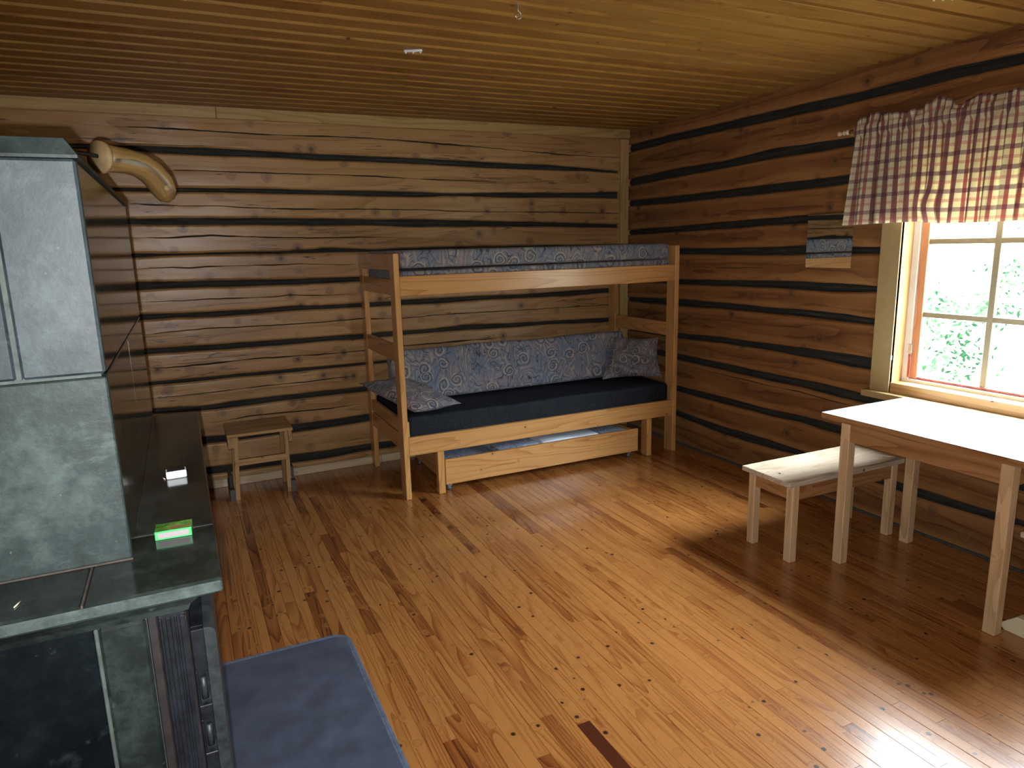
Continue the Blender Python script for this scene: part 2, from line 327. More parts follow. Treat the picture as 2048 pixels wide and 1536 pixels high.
def label_mat():
    t = NT('matchbox_label'); P = t.attr('gr')
    a = t.noise(P, 60.0, 3.0, 0.6); b = t.noise(t.vadd(P, (3, 2, 1)), 34.0, 2.0)
    c = t.ramp(b, [(0.36, (0.008, 0.02, 0.008)), (0.5, (0.03, 0.12, 0.015)), (0.62, (0.09, 0.22, 0.03)), (0.72, (0.20, 0.10, 0.05))])
    c = t.mix(t.maprange(a, 0.5, 0.7, 0, 0.4), c, (0.25, 0.5, 0.12)); t.bsdf(c, 0.35); return t.m
M_LABEL = label_mat()
M_GREENBOX = plain('matchbox_green_card', (0.05, 0.34, 0.11), 0.45, nscale=40, namt=0.05)
def striker_mat():
    t = NT('striker_dots'); P = t.attr('gr')
    vo = t.n('TexVoronoi', {'Vector': P, 'Scale': 900.0, 'Randomness': 0.15}, feature='F1')
    c = t.ramp(vo.outputs['Distance'], [(0.3, (0.22, 0.10, 0.11)), (0.5, (0.27, 0.24, 0.24))]); t.bsdf(c, 0.6); return t.m
M_STRIKER = striker_mat()

# ---------------------------------------------------------------- mesh helpers
RNG = random.Random(7)
class MB:
    def __init__(s):
        s.v = []; s.f = []; s.mi = []; s.gr = []; s.pv = []; s.tt = []; s.sm = []
    def add(s, verts, faces, gr=None, pv=0.5, mat=0, M=None, smooth=False, tt=0.5):
        b = len(s.v)
        for i, p in enumerate(verts):
            p = Vector(p)
            s.v.append(tuple(M @ p) if M is not None else tuple(p))
            s.gr.append(tuple(gr[i]) if gr is not None else tuple(p))
            s.pv.append(pv if not isinstance(pv, (list, tuple)) else pv[i]); s.tt.append(tt if not isinstance(tt, (list, tuple)) else tt[i])
        for k, fc in enumerate(faces):
            s.f.append([b+i for i in fc]); s.mi.append(mat if not isinstance(mat, (list, tuple)) else mat[k]); s.sm.append(smooth)
    def box(s, x0, x1, y0, y1, z0, z1, mat=0, grain=None, M=None, bev=0.0015, pv=None):
        lo = [min(x0, x1), min(y0, y1), min(z0, z1)]; hi = [max(x0, x1), max(y0, y1), max(z0, z1)]
        ext = [hi[i]-lo[i] for i in range(3)]
        b = min(bev, min(ext)*0.45)
        if grain is None: grain = ext.index(max(ext))
        off = (RNG.uniform(-40, 40), RNG.uniform(-40, 40), RNG.uniform(-40, 40))
        order = [grain] + [i for i in range(3) if i != grain]
        idx = {}; V = []
        for sx in (0, 1):
            for sy in (0, 1):
                for sz in (0, 1):
                    sg = (sx, sy, sz)
                    for ax in range(3):
                        p = []
                        for i in range(3):
                            base = hi[i] if sg[i] else lo[i]
                            ins = 0 if i == ax else b
                            p.append(base - ins if sg[i] else base + ins)
                        idx[(sg, ax)] = len(V); V.append(p)
        F = []
        for ax in range(3):
            a1, a2 = [i for i in range(3) if i != ax]
            for sd in (0, 1):
                q = []
                for (u, w) in ((0, 0), (1, 0), (1, 1), (0, 1)):
                    sg = [0, 0, 0]; sg[ax] = sd; sg[a1] = u; sg[a2] = w; q.append(idx[(tuple(sg), ax)])
                flip = (sd == 0) != (ax == 1)
                F.append(q[::-1] if flip else q)
        for ax in range(3):        # edges running along ax
            a1, a2 = [i for i in range(3) if i != ax]
            for u in (0, 1):
                for w in (0, 1):
                    s0 = [0, 0, 0]; s1 = [0, 0, 0]
                    s0[a1] = s1[a1] = u; s0[a2] = s1[a2] = w; s1[ax] = 1
                    s0 = tuple(s0); s1 = tuple(s1)
                    F.append([idx[(s0, a1)], idx[(s1, a1)], idx[(s1, a2)], idx[(s0, a2)]])
        for sx in (0, 1):
            for sy in (0, 1):
                for sz in (0, 1):
                    F.append([idx[((sx, sy, sz), a)] for a in range(3)])
        # orient outward
        ctr = Vector([(lo[i]+hi[i])/2 for i in range(3)])
        G = []
        for q in F:
            a, bb, c = Vector(V[q[0]]), Vector(V[q[1]]), Vector(V[q[2]])
            nrm = (bb-a).cross(c-a); cc = sum((Vector(V[i]) for i in q), Vector())/len(q)
            G.append(q if nrm.dot(cc-ctr) >= 0 else q[::-1])
        gr = [(p[order[0]]+off[0], p[order[1]]+off[1], p[order[2]]+off[2]) for p in V]
        s.add(V, G, gr, RNG.random() if pv is None else pv, mat, M)
    def tube(s, pts, r, mat=0, seg=12, cap=True, smooth=True, gscale=1.0):
        pts = [Vector(p) for p in pts]; n = len(pts); V = []; G = []; off = RNG.uniform(-9, 9)
        up = Vector((0, 0, 1)); t0 = (pts[1]-pts[0]).normalized()
        if abs(t0.dot(up)) > 0.95: up = Vector((1, 0, 0))
        L = 0.0; nx = t0.cross(up).normalized()
        for i, p in enumerate(pts):
            t = (pts[min(i+1, n-1)]-pts[max(i-1, 0)]).normalized()
            nx = (nx - t*nx.dot(t)).normalized(); ny = t.cross(nx)
            rr = r[i] if isinstance(r, (list, tuple)) else r
            if i: L += (pts[i]-pts[i-1]).length
            for k in range(seg):
                a = 2*PI*k/seg; V.append(p + nx*math.cos(a)*rr + ny*math.sin(a)*rr); G.append((L*gscale+off, math.cos(a)*rr+off, math.sin(a)*rr))
        F = []
        for i in range(n-1):
            for k in range(seg):
                a = i*seg+k; b = i*seg+(k+1) % seg; F.append([a, a+seg, b+seg, b])
        if cap:
            F.append([k for k in range(seg)]); F.append([(n-1)*seg+k for k in range(seg)][::-1])
        s.add(V, F, G, 0.5, mat, None, smooth)
    def prism(s, poly, z0, z1, mat=0, M=None, grain=0):
        """poly: 2-D outline (counter-clockwise) extruded from z0 to z1"""
        n = len(poly); V = [(p[0], p[1], z0) for p in poly]+[(p[0], p[1], z1) for p in poly]
        F = [list(range(n))[::-1], [n+i for i in range(n)]]+[[i, (i+1) % n, n+(i+1) % n, n+i] for i in range(n)]
        o = (RNG.uniform(-9, 9), RNG.uniform(-9, 9), RNG.uniform(-9, 9)); order = [grain]+[i for i in range(3) if i != grain]
        s.add(V, F, [(p[order[0]]+o[0], p[order[1]]+o[1], p[order[2]]+o[2]) for p in V], RNG.random(), mat, M)
    def grid(s, P, mat=0, gr=None, smooth=True, close=False, pv=0.5):
        """P[i][j] points"""
        ni, nj = len(P), len(P[0]); V = [p for row in P for p in row]; G = [g for row in gr for g in row] if gr else None
        F = [[i*nj+j, i*nj+j+1, (i+1)*nj+j+1, (i+1)*nj+j] for i in range(ni-1) for j in range(nj-1)]
        s.add(V, F, G, pv, mat, None, smooth)
    def build(s, name, mats, parent=None, subsurf=0, solid=0.0):
        me = bpy.data.meshes.new(name); me.from_pydata(s.v, [], s.f)
        me.polygons.foreach_set('material_index', s.mi); me.polygons.foreach_set('use_smooth', s.sm)
        a = me.attributes.new('gr', 'FLOAT_VECTOR', 'POINT'); a.data.foreach_set('vector', np.array(s.gr, dtype=np.float32).ravel())
        a = me.attributes.new('pv', 'FLOAT', 'POINT'); a.data.foreach_set('value', np.array(s.pv, dtype=np.float32))
        a = me.attributes.new('tt', 'FLOAT', 'POINT'); a.data.foreach_set('value', np.array(s.tt, dtype=np.float32))
        for m in (mats if isinstance(mats, (list, tuple)) else [mats]): me.materials.append(m)
        me.update()
        o = bpy.data.objects.new(name, me); COL.objects.link(o)
        if parent is not None:
            o.parent = parent; o.matrix_parent_inverse = INV[parent.name]
        if solid:
            md = o.modifiers.new('thickness', 'SOLIDIFY'); md.thickness = solid; md.offset = 0
        if subsurf:
            md = o.modifiers.new('smooth', 'SUBSURF'); md.levels = subsurf; md.render_levels = subsurf
        INV[o.name] = Matrix.Identity(4)
        return o
INV = {}
def thing(name, label, cat, loc=(0, 0, 0), group=None, kind=None):
    o = bpy.data.objects.new(name, None); COL.objects.link(o); o.location = loc; o.empty_display_size = 0.1
    if label: o['label'] = label
    if cat: o['category'] = cat
    if group: o['group'] = group
    if kind: o['kind'] = kind
    INV[o.name] = Matrix.Translation(loc).inverted()
    return o
def tag(o, label, cat, group=None):
    o['label'] = label; o['category'] = cat
    if group: o['group'] = group
    return o
def struct(o):
    o['kind'] = 'structure'; return o
def part(name, mat, parent, *boxes, **kw):
    m = MB()
    for b in boxes: m.box(*b, **kw)
    return m.build(name, mat, parent)
def smooth_noise(rng, xs, step, amp):
    k = np.arange(xs.min()-step, xs.max()+2*step, step); v = np.array([rng.uniform(-amp, amp) for _ in k])
    i = np.clip(((xs-k[0])/step).astype(int), 0, len(k)-2); f = (xs-k[i])/step; f = f*f*(3-2*f)
    return v[i]*(1-f)+v[i+1]*f

SEAM_BACK=[[(-3.65,2.2088,2.1828),(-3.381,2.2088,2.1688),(-3.097,2.2076,2.1628),(-2.797,2.1988,2.1646),(-2.478,2.1905,2.1561),(-2.139,2.1899,2.1538),(-1.779,2.1838,2.1483),(-1.112,2.1683,2.1311),(-0.726,2.1636,2.1281),(-0.362,2.1455,2.1283),(-0.076,2.1303,2.1186)],[(-3.679,1.9622,1.9447),(-3.408,1.9652,1.9412),(-3.121,1.9659,1.9413),(-2.817,1.9639,1.9369),(-2.496,1.9574,1.9313),(-2.155,1.9573,1.9237),(-1.792,1.952,1.9208),(-1.523,1.9437,1.9295),(-1.118,1.9534,1.9192),(-0.73,1.9535,1.9225),(-0.363,1.9583,1.9214),(-0.074,1.9686,1.9189)],[(-3.649,1.7787,1.7475),(-3.429,1.7816,1.7422),(-3.14,1.7797,1.7407),(-2.835,1.7766,1.7342),(-2.511,1.7731,1.7291),(-2.168,1.7628,1.7236),(-1.803,1.76,1.7093),(-1.453,1.7519,1.7066),(-1.125,1.7399,1.7064),(-0.733,1.7288,1.698),(-0.073,1.7044,1.6801)],[(-3.662,1.5708,1.5467),(-3.508,1.5635,1.5527),(-3.279,1.5617,1.5539),(-3.101,1.5631,1.5519),(-2.79,1.5611,1.5464),(-2.66,1.5643,1.5461),(-2.459,1.5759,1.5456),(-2.181,1.5553,1.5414),(-1.736,1.5618,1.5492),(-1.172,1.5575,1.5424),(-0.072,1.5438,1.5275)],[(-3.654,1.3968,1.3463),(-3.415,1.3876,1.3515),(-3.12,1.3823,1.3436),(-2.807,1.375,1.3385),(-2.543,1.3719,1.3362),(-2.294,1.3682,1.3404),(-1.975,1.3671,1.3386),(-1.178,1.3723,1.3418),(-0.071,1.3835,1.3504)],[(-3.658,1.1939,1.1597),(-3.437,1.1874,1.162),(-3.139,1.1845,1.1518),(-2.952,1.186,1.1561),(-2.757,1.1909,1.1622),(-2.523,1.1819,1.1612),(-2.307,1.1848,1.1584),(-2.041,1.1829,1.1549),(-1.974,1.1888,1.1563),(-1.717,1.1872,1.1502),(-1.353,1.1841,1.1556),(-0.967,1.177,1.1515),(-0.604,1.1819,1.1455),(-0.209,1.1845,1.1533)],[(-3.661,0.9761,0.9429),(-3.46,0.9732,0.9377),(-3.161,0.9691,0.9326),(-3.035,0.9687,0.9352),(-2.843,0.9665,0.9306),(-2.575,0.9656,0.9342),(-2.276,0.9634,0.9311),(-2.055,0.9627,0.9334),(-1.728,0.9602,0.9358),(-1.486,0.9709,0.9345),(-1.148,0.9563,0.9249),(-0.746,0.9478,0.9235),(-0.209,0.9356,0.9039)],[(-3.648,0.7605,0.7402),(-3.364,0.7597,0.7382),(-3.055,0.7595,0.7401),(-2.727,0.7593,0.7366),(-2.451,0.7552,0.7391),(-2.279,0.7548,0.7403),(-2.116,0.754,0.7393),(-1.198,0.7426,0.7187),(-0.209,0.7274,0.7017)],[(-3.657,0.586,0.5517),(-3.385,0.5668,0.54),(-3.262,0.572,0.5381),(-3.105,0.5786,0.5374),(-2.963,0.5791,0.5408),(-2.743,0.5798,0.545),(-2.535,0.5793,0.545),(-2.321,0.5769,0.5439),(-1.204,0.5628,0.5306),(-0.208,0.5509,0.5162)],[(-3.371,0.3576,0.3098),(-3.254,0.3493,0.3062),(-2.796,0.3649,0.3093),(-2.553,0.3632,0.31),(-2.28,0.3683,0.3177),(-1.211,0.3604,0.3114),(-0.208,0.3547,0.3064)],[(-3.368,0.1426,0.0975),(-3.224,0.1418,0.0908),(-2.859,0.1462,0.0882),(-2.605,0.1401,0.0844),(-2.295,0.144,0.0964),(-2.106,0.1408,0.0945),(-1.218,0.1346,0.0931),(-0.207,0.1248,0.0847)]]
CRACK_BACK=[(0,0.0094,[(-3.636,2.3157),(-3.368,2.3136),(-3.085,2.307),(-2.786,2.3014),(-2.468,2.3051),(-2.13,2.3074),(-1.772,2.2946),(-1.311,2.2767),(-0.898,2.2582),(-0.546,2.2413),(-0.076,2.2378)]),(1,0.0065,[(-3.423,2.0688),(-3.225,2.0685),(-2.991,2.0657),(-2.807,2.0632),(-2.487,2.0597),(-2.147,2.0561),(-1.786,2.0419),(-1.115,2.0308)]),(2,0.0072,[(-3.658,1.8688),(-3.418,1.8571),(-3.131,1.8542),(-2.828,1.8368),(-2.505,1.8347),(-2.162,1.8325),(-1.798,1.8284),(-1.45,1.8151),(-1.122,1.8123),(-0.596,1.8068),(-0.073,1.795)]),(3,0.0072,[(-3.655,1.664),(-3.44,1.6615),(-3.208,1.6712),(-3.03,1.6618),(-2.844,1.652),(-2.52,1.6427),(-2.175,1.6431),(-1.958,1.6357)]),(4,0.0087,[(-3.656,1.4751),(-3.46,1.4786),(-3.346,1.4713),(-3.229,1.4765),(-3.109,1.4754),(-2.986,1.4742),(-2.797,1.4725),(-2.666,1.4746),(-2.398,1.4586),(-2.286,1.4616)]),(5,0.0058,[(-3.66,1.2722),(-3.484,1.2698),(-3.427,1.2665),(-3.25,1.2694),(-3.006,1.264),(-2.848,1.2603),(-2.766,1.2693),(-2.551,1.2543),(-2.301,1.2497)]),(6,0.0065,[(-3.648,1.069),(-3.447,1.0759),(-3.269,1.0804),(-3.086,1.0752),(-2.897,1.0714),(-2.7,1.0692),(-2.497,1.0704),(-2.285,1.0752),(-1.992,1.0571),(-1.603,1.0645),(-1.188,1.0589),(-0.744,1.0528),(-0.209,1.049)]),(7,0.0101,[(-3.654,0.8488),(-3.473,0.8454),(-3.354,0.8486),(-3.232,0.8486),(-3.045,0.8561),(-2.719,0.8483),(-2.583,0.8447),(-2.301,0.8444),(-2.004,0.8553),(-1.733,0.851),(-1.448,0.8544),(-1.195,0.8455)]),(8,0.0065,[(-3.659,0.6572),(-3.464,0.654),(-3.283,0.6565),(-3.063,0.6606),(-2.868,0.6633),(-2.666,0.6607),(-2.457,0.6671),(-2.285,0.66)]),(9,0.0072,[(-3.362,0.4514),(-3.273,0.4496),(-3.082,0.466),(-2.886,0.4618),(-2.752,0.4571),(-2.544,0.4507),(-2.298,0.4572)])]
SEAM_RIGHT=[[(-2.966,2.3292,2.2845),(-2.642,2.34,2.2853),(-2.387,2.332,2.2818),(-2.093,2.3257,2.2804),(-1.929,2.3327,2.2783),(-1.531,2.3358,2.2822),(-1.099,2.3375,2.2875),(-0.588,2.3404,2.2919),(-0.044,2.3375,2.2813)],[(-2.989,2.1295,2.0853),(-2.664,2.1155,2.0693),(-2.168,2.0929,2.0562),(-1.946,2.1013,2.0506),(-1.546,2.111,2.0539),(-1.111,2.0868,2.0432),(-0.596,2.0892,2.0298),(-0.048,2.0682,2.015)],[(-3.013,1.9026,1.8684),(-2.426,1.9013,1.8612),(-1.962,1.8978,1.8488),(-1.559,1.8977,1.8446),(-1.097,1.8933,1.8466),(-0.555,1.8919,1.8441),(-0.05,1.896,1.8521)],[(-3.036,1.7005,1.6658),(-2.33,1.6933,1.6541),(-1.852,1.693,1.6464),(-1.56,1.6896,1.6475),(-1.107,1.682,1.6346),(-0.562,1.6665,1.6292),(-0.054,1.6593,1.6188)],[(-3.06,1.4825,1.4496),(-2.347,1.5017,1.466),(-2.18,1.5048,1.466),(-1.855,1.5139,1.4616),(-1.571,1.5083,1.4582),(-1.115,1.5033,1.4609),(-0.697,1.5047,1.4642),(-0.056,1.4926,1.4599)],[(-3.084,1.2704,1.2347),(-2.344,1.2927,1.2631),(-2.111,1.2965,1.2476),(-1.825,1.2982,1.2499),(-1.585,1.2954,1.2519),(-1.126,1.2828,1.2456),(-0.705,1.2737,1.2412),(-0.059,1.2662,1.2371)],[(-3.105,1.0823,1.0417),(-2.35,1.1142,1.0823),(-2.125,1.1248,1.0811),(-1.837,1.1295,1.0898),(-1.595,1.1239,1.0866),(-1.134,1.1264,1.0854),(-0.711,1.1255,1.0742),(-0.004,1.1004,1.0707)],[(-3.128,0.8783,0.8258),(-2.346,0.8924,0.83),(-2.212,0.8977,0.827),(-2.003,0.8945,0.8419),(-1.854,0.8938,0.8401),(-1.61,0.8868,0.8487),(-1.146,0.8816,0.8425),(-0.696,0.8627,0.8254),(-0.007,0.8575,0.8232)],[(-3.152,0.6648,0.6138),(-2.42,0.6758,0.6303),(-2.228,0.6874,0.6344),(-2.019,0.6937,0.6404),(-1.868,0.6922,0.6495),(-1.623,0.6917,0.6435),(-1.155,0.6993,0.6504),(-0.69,0.6987,0.657),(0.021,0.7075,0.6639)],[(-3.178,0.4272,0.3802),(-2.178,0.4615,0.4175),(-2.036,0.4642,0.4126),(-1.884,0.4619,0.4246),(-1.638,0.4517,0.4125),(-1.167,0.4519,0.4054),(-0.68,0.4463,0.4073),(0.018,0.4486,0.4087)],[(-3.159,0.2367,0.2127),(-3.071,0.235,0.1981),(-2.685,0.2345,0.1872),(-1.86,0.2381,0.2039),(-1.652,0.2447,0.1918),(-1.177,0.2365,0.1824),(-0.687,0.2473,0.2079),(0.016,0.2482,0.2079)]]
CRACK_RIGHT=[(5,0.0035,[(-1.661,1.3748),(-1.449,1.3757),(-1.121,1.3698),(-0.747,1.3724)]),(9,0.0046,[(-2.349,0.7562),(-2.22,0.7607),(-2.011,0.7604),(-1.701,0.7642),(-1.44,0.7675),(-1.15,0.7747),(-0.938,0.7774)])]


HC = 2.4455      # ceiling height
def log_wall(name, seams, cracks, s0, s1, ztop, zbot, world, mats, hole=None, ds=0.025, seed=1):
    rng = random.Random(seed); s = np.arange(s0, s1+ds*0.5, ds); n = len(s)
    V = []; MI = []; GR = []; PV = []; TT = []; rowlen = 0
    rows = []   # (z, depth, sec, gry, pv, tt)
    zt = [np.interp(s, [q[0] for q in S], [q[1] for q in S])+smooth_noise(rng, s, 0.09, 0.0016) for S in seams]
    zb = [np.interp(s, [q[0] for q in S], [q[2] for q in S])+smooth_noise(rng, s, 0.11, 0.0018) for S in seams]
    nl = len(seams)+1
    for k in range(nl):
        U = np.full(n, ztop) if k == 0 else zb[k-1]
        L = np.full(n, zbot) if k == nl-1 else zt[k]
        ht = U-L; pv = rng.random(); go = k*3.17+rng.uniform(0, 1)
        cr = [c for c in cracks if c[0] == k]
        if cr:
            _, w0, pts = cr[0]; xs = [p[0] for p in pts]; zc = np.interp(s, xs, [p[1] for p in pts])+smooth_noise(rng, s, 0.05, 0.0016)
            tap = np.clip(np.minimum(s-xs[0]+ (9 if xs[0] < s0+0.3 else 0), xs[-1]-s+(9 if xs[-1] > s1-0.3 else 0))/0.15, 0, 1)
            w = w0*1.05*tap*(0.75+smooth_noise(rng, s, 0.13, 0.55))
            w = np.clip(w, 0, None)
        else:
            zc = L+ht*rng.uniform(0.42, 0.58); w = np.zeros(n)
        zc = np.clip(zc, L+0.03, U-0.03)
        big = smooth_noise(rng, s, 0.5, 0.0022)
        def row(z, extra=0.0, sec=0):
            e = np.minimum(U-z, z-L); dep = -0.016*np.clip(1-e/0.013, 0, 1)**2
            if k == 0: dep = np.where(U-z < 0.016, 0.0*dep, dep)
            tt = np.clip((z-L)/ht, 0, 1)
            dep = dep + 0.0015*(4*tt*(1-tt)-1) + big + smooth_noise(rng, s, 0.12, 0.0004) + extra
            rows.append((z, dep, sec, z*1.0+go, pv, tt))
        row(U); row(U-0.003); row(U-0.008); row(U-0.013); row(U-0.018)
        for t in (0.33, 0.66): row((U-0.018)*(1-t)+(zc+0.009)*t)
        row(zc+np.maximum(w*0.5, 0.0005)+0.0022); row(zc+np.maximum(w*0.5, 0.0005)); row(zc, extra=-0.014*np.clip(w/0.004, 0, 1), sec=2); row(zc-np.maximum(w*0.5, 0.0005)); row(zc-np.maximum(w*0.5, 0.0005)-0.0022)
        for t in (0.33, 0.66): row((zc-0.009)*(1-t)+(L+0.018)*t)
        row(L+0.018); row(L+0.013); row(L+0.008); row(L+0.003); row(L)
        if k < nl-1:
            a, b = zt[k], zb[k]; bump = smooth_noise(rng, s, 0.05, 0.003)
            for t, dp in ((0.0, -0.036), (0.2, -0.026), (0.5, -0.021), (0.8, -0.027), (1.0, -0.036)):
                rows.append((a*(1-t)+b*t, dp+bump*(1 if 0 < t < 1 else 0)+smooth_noise(rng, s, 0.03, 0.0018), 1, a*(1-t)+b*t, pv, 0.5))
    mb = MB(); verts = []; gr = []; pvs = []; tts = []
    for (z, dep, sec, gy, pv, tt) in rows:
        for i in range(n):
            verts.append(world(s[i], z[i], dep[i])); gr.append((s[i]+pv*9, gy[i], dep[i]+pv*5)); pvs.append(pv); tts.append(float(tt[i]) if hasattr(tt, '__len__') else tt)
    faces = []; mats_i = []
    for r in range(len(rows)-1):
        for i in range(n-1):
            if hole:
                cz = (rows[r][0][i]+rows[r+1][0][i])/2; cs = (s[i]+s[i+1])/2
                if hole[0] < cs < hole[1] and hole[2] < cz < hole[3]: continue
            a = r*n+i; faces.append([a, a+n, a+n+1, a+1]); mats_i.append(1 if (rows[r][2] == 1 or rows[r+1][2] == 1) else (2 if (rows[r][2] == 2 or rows[r+1][2] == 2) and abs(rows[r][0][i]-rows[r+1][0][i]) > 0.0007 else 0))
    mb.add(verts, faces, gr, pvs, mats_i, None, True, tts)
    # keep the log edges crisp is not wanted: hewn logs have soft arrises
    return struct(mb.build(name, mats))

# back wall: s = x, room is at y < 0
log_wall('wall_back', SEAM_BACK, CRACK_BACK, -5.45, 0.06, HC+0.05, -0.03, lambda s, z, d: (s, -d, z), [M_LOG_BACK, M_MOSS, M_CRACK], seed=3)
# right wall: s = y, room is at x < 0; one window opening
WY0, WY1, WZ0, WZ1 = -3.72, -2.475, 0.775, 1.97
def right_wall():
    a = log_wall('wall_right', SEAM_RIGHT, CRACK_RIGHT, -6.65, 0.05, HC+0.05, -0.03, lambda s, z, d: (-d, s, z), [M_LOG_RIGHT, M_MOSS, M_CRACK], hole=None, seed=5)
    me = a.data
    import bmesh
    bm = bmesh.new(); bm.from_mesh(me); dead = []
    for f in bm.faces:
        c = f.calc_center_median()
        if WZ0 < c.z < WZ1 and WY0 < c.y < WY1: dead.append(f)
    bmesh.ops.delete(bm, geom=dead, context='FACES'); bm.to_mesh(me); bm.free()
right_wall()
# the walls behind the camera: same logs, coarser
def coarse(off): return [[(q[0], q[1]+off, q[2]+off) for q in S] for S in SEAM_RIGHT]
log_wall('wall_left', coarse(0.01), [], -6.65, 0.05, HC+0.05, -0.03, lambda s, z, d: (-5.40+d, s, z), [M_LOG_BACK, M_MOSS, M_CRACK], ds=0.1, seed=8)
log_wall('wall_front', coarse(-0.01), [], -5.45, 0.05, HC+0.05, -0.03, lambda s, z, d: (s, -6.6+d, z), [M_LOG_BACK, M_MOSS, M_CRACK], ds=0.1, seed=9)

# floor: narrow boards running along y, dark joint every third strip
def floor():
    mb = MB(); W = 0.0473; x = -2.389-W*66; k = 0; rng = random.Random(21)
    while x < 0.02:
        y = -6.65-rng.uniform(0, 1.2); third = ((k-66) % 3 == 0)
        gl = 0.0016 if third else 0.0006; gr_ = 0.0016 if ((k-65) % 3 == 0) else 0.0006
        cuts = []
        while y < 0.03:
            L = rng.uniform(0.45, 1.9); cuts.append((y, min(y+L, 0.05))); y += L
        special = (k == 66)
        if special: cuts = [(-6.65, -5.2), (-5.2, -3.16), (-3.16, -1.7), (-1.7, 0.05)]
        for (a, b) in cuts:
            if b < -6.6: continue
            pv = min(1.0, max(0.0, rng.gauss(0.42, 0.24)))
            if rng.random() < 0.05: pv = 1.15
            if special: pv = 1.75 if (a, b) == (-5.2, -3.16) else 0.4
            ox, oy, oz = rng.uniform(-30, 30), rng.uniform(-30, 30), rng.uniform(-30, 30)
            e = 0.0006
            V = [(x, a, -0.003), (x+W, a, -0.003), (x+W, b, -0.003), (x, b, -0.003),
                 (x+gl, a+e, 0), (x+W-gr_, a+e, 0), (x+W-gr_, b-e, 0), (x+gl, b-e, 0)]
            F = [[4, 5, 6, 7], [0, 1, 5, 4], [1, 2, 6, 5], [2, 3, 7, 6], [3, 0, 4, 7]]
            mb.add(V, F, [(p[1]+oy, p[0]+ox, p[2]+oz) for p in V], pv)
        x += W; k += 1
    mb.box(-5.5, 0.1, -6.7, 0.1, -0.05, -0.0028)
    return struct(mb.build('floor', M_FLOOR))
floor()

# ceiling: boards along x, every board has a lip facing the camera side
def ceiling():
    mb = MB(); rng = random.Random(4); P = 0.1318; y = -0.050+P
    k = 0
    while y > -6.75:
        y1 = y; y0 = y-P; x = -5.5-rng.uniform(0, 1.5)
        while x < 0.1:
            L = rng.uniform(1.6, 3.6); a, b = x+0.0004, min(x+L, 0.12)-0.0004; x += L
            if b < -5.45: continue
            # recessed board
            ox, oy = rng.uniform(-30, 30), rng.uniform(-30, 30); pv = rng.random()
            yl = y1-0.094      # lip position
            for (ya, yb, za, zb) in ((y0, yl, HC+0.012, HC+0.012), (yl, yl+0.0015, HC+0.012, HC+0.0012), (yl+0.0015, yl+0.004, HC+0.0012, HC), (yl+0.004, y1, HC, HC), (y1, y1, HC, HC+0.012)):
                V = [(a, ya, za), (b, ya, za), (b, yb, zb), (a, yb, zb)]
                rec = za == zb and za > HC+0.01
                g = 17.3 if rec else 0.0
                mb.add(V, [[0, 3, 2, 1]], [(p[0]+ox+g, p[1]+oy+g, p[2]) for p in V], (1-pv) if rec else pv)
        y -= P; k += 1
    mb.box(-5.6, 0.2, -6.8, 0.2, HC+0.016, HC+0.06)
    return struct(mb.build('ceiling', M_CEIL))
ceiling()

# trims
def tstruct(name, mat, *boxes, **kw):
    m = MB()
    for b in boxes: m.box(*b, **kw)
    return struct(m.build(name, mat))
tstruct('trim_1', M_TRIM, (-0.085, -0.012, -0.034, 0.03, 0.0, 2.375), bev=0.003)                     # corner batten
tstruct('trim_2', M_TRIM, (-5.4, -3.1, -0.024, 0.02, 2.383, HC+0.014), (-3.098, 0.02, -0.024, 0.02, 2.383, HC+0.014), bev=0.003)  # ceiling moulding, back wall
tstruct('baseboard_back', M_BASE, (-5.4, -2.2, -0.020, 0.03, 0.0, 0.056), (-2.198, -0.09, -0.020, 0.03, 0.0, 0.056), bev=0.003)
tstruct('baseboard_right', M_MORTAR, (-0.016, 0.03, -6.6, -0.04, 0.0, 0.009), bev=0.003)

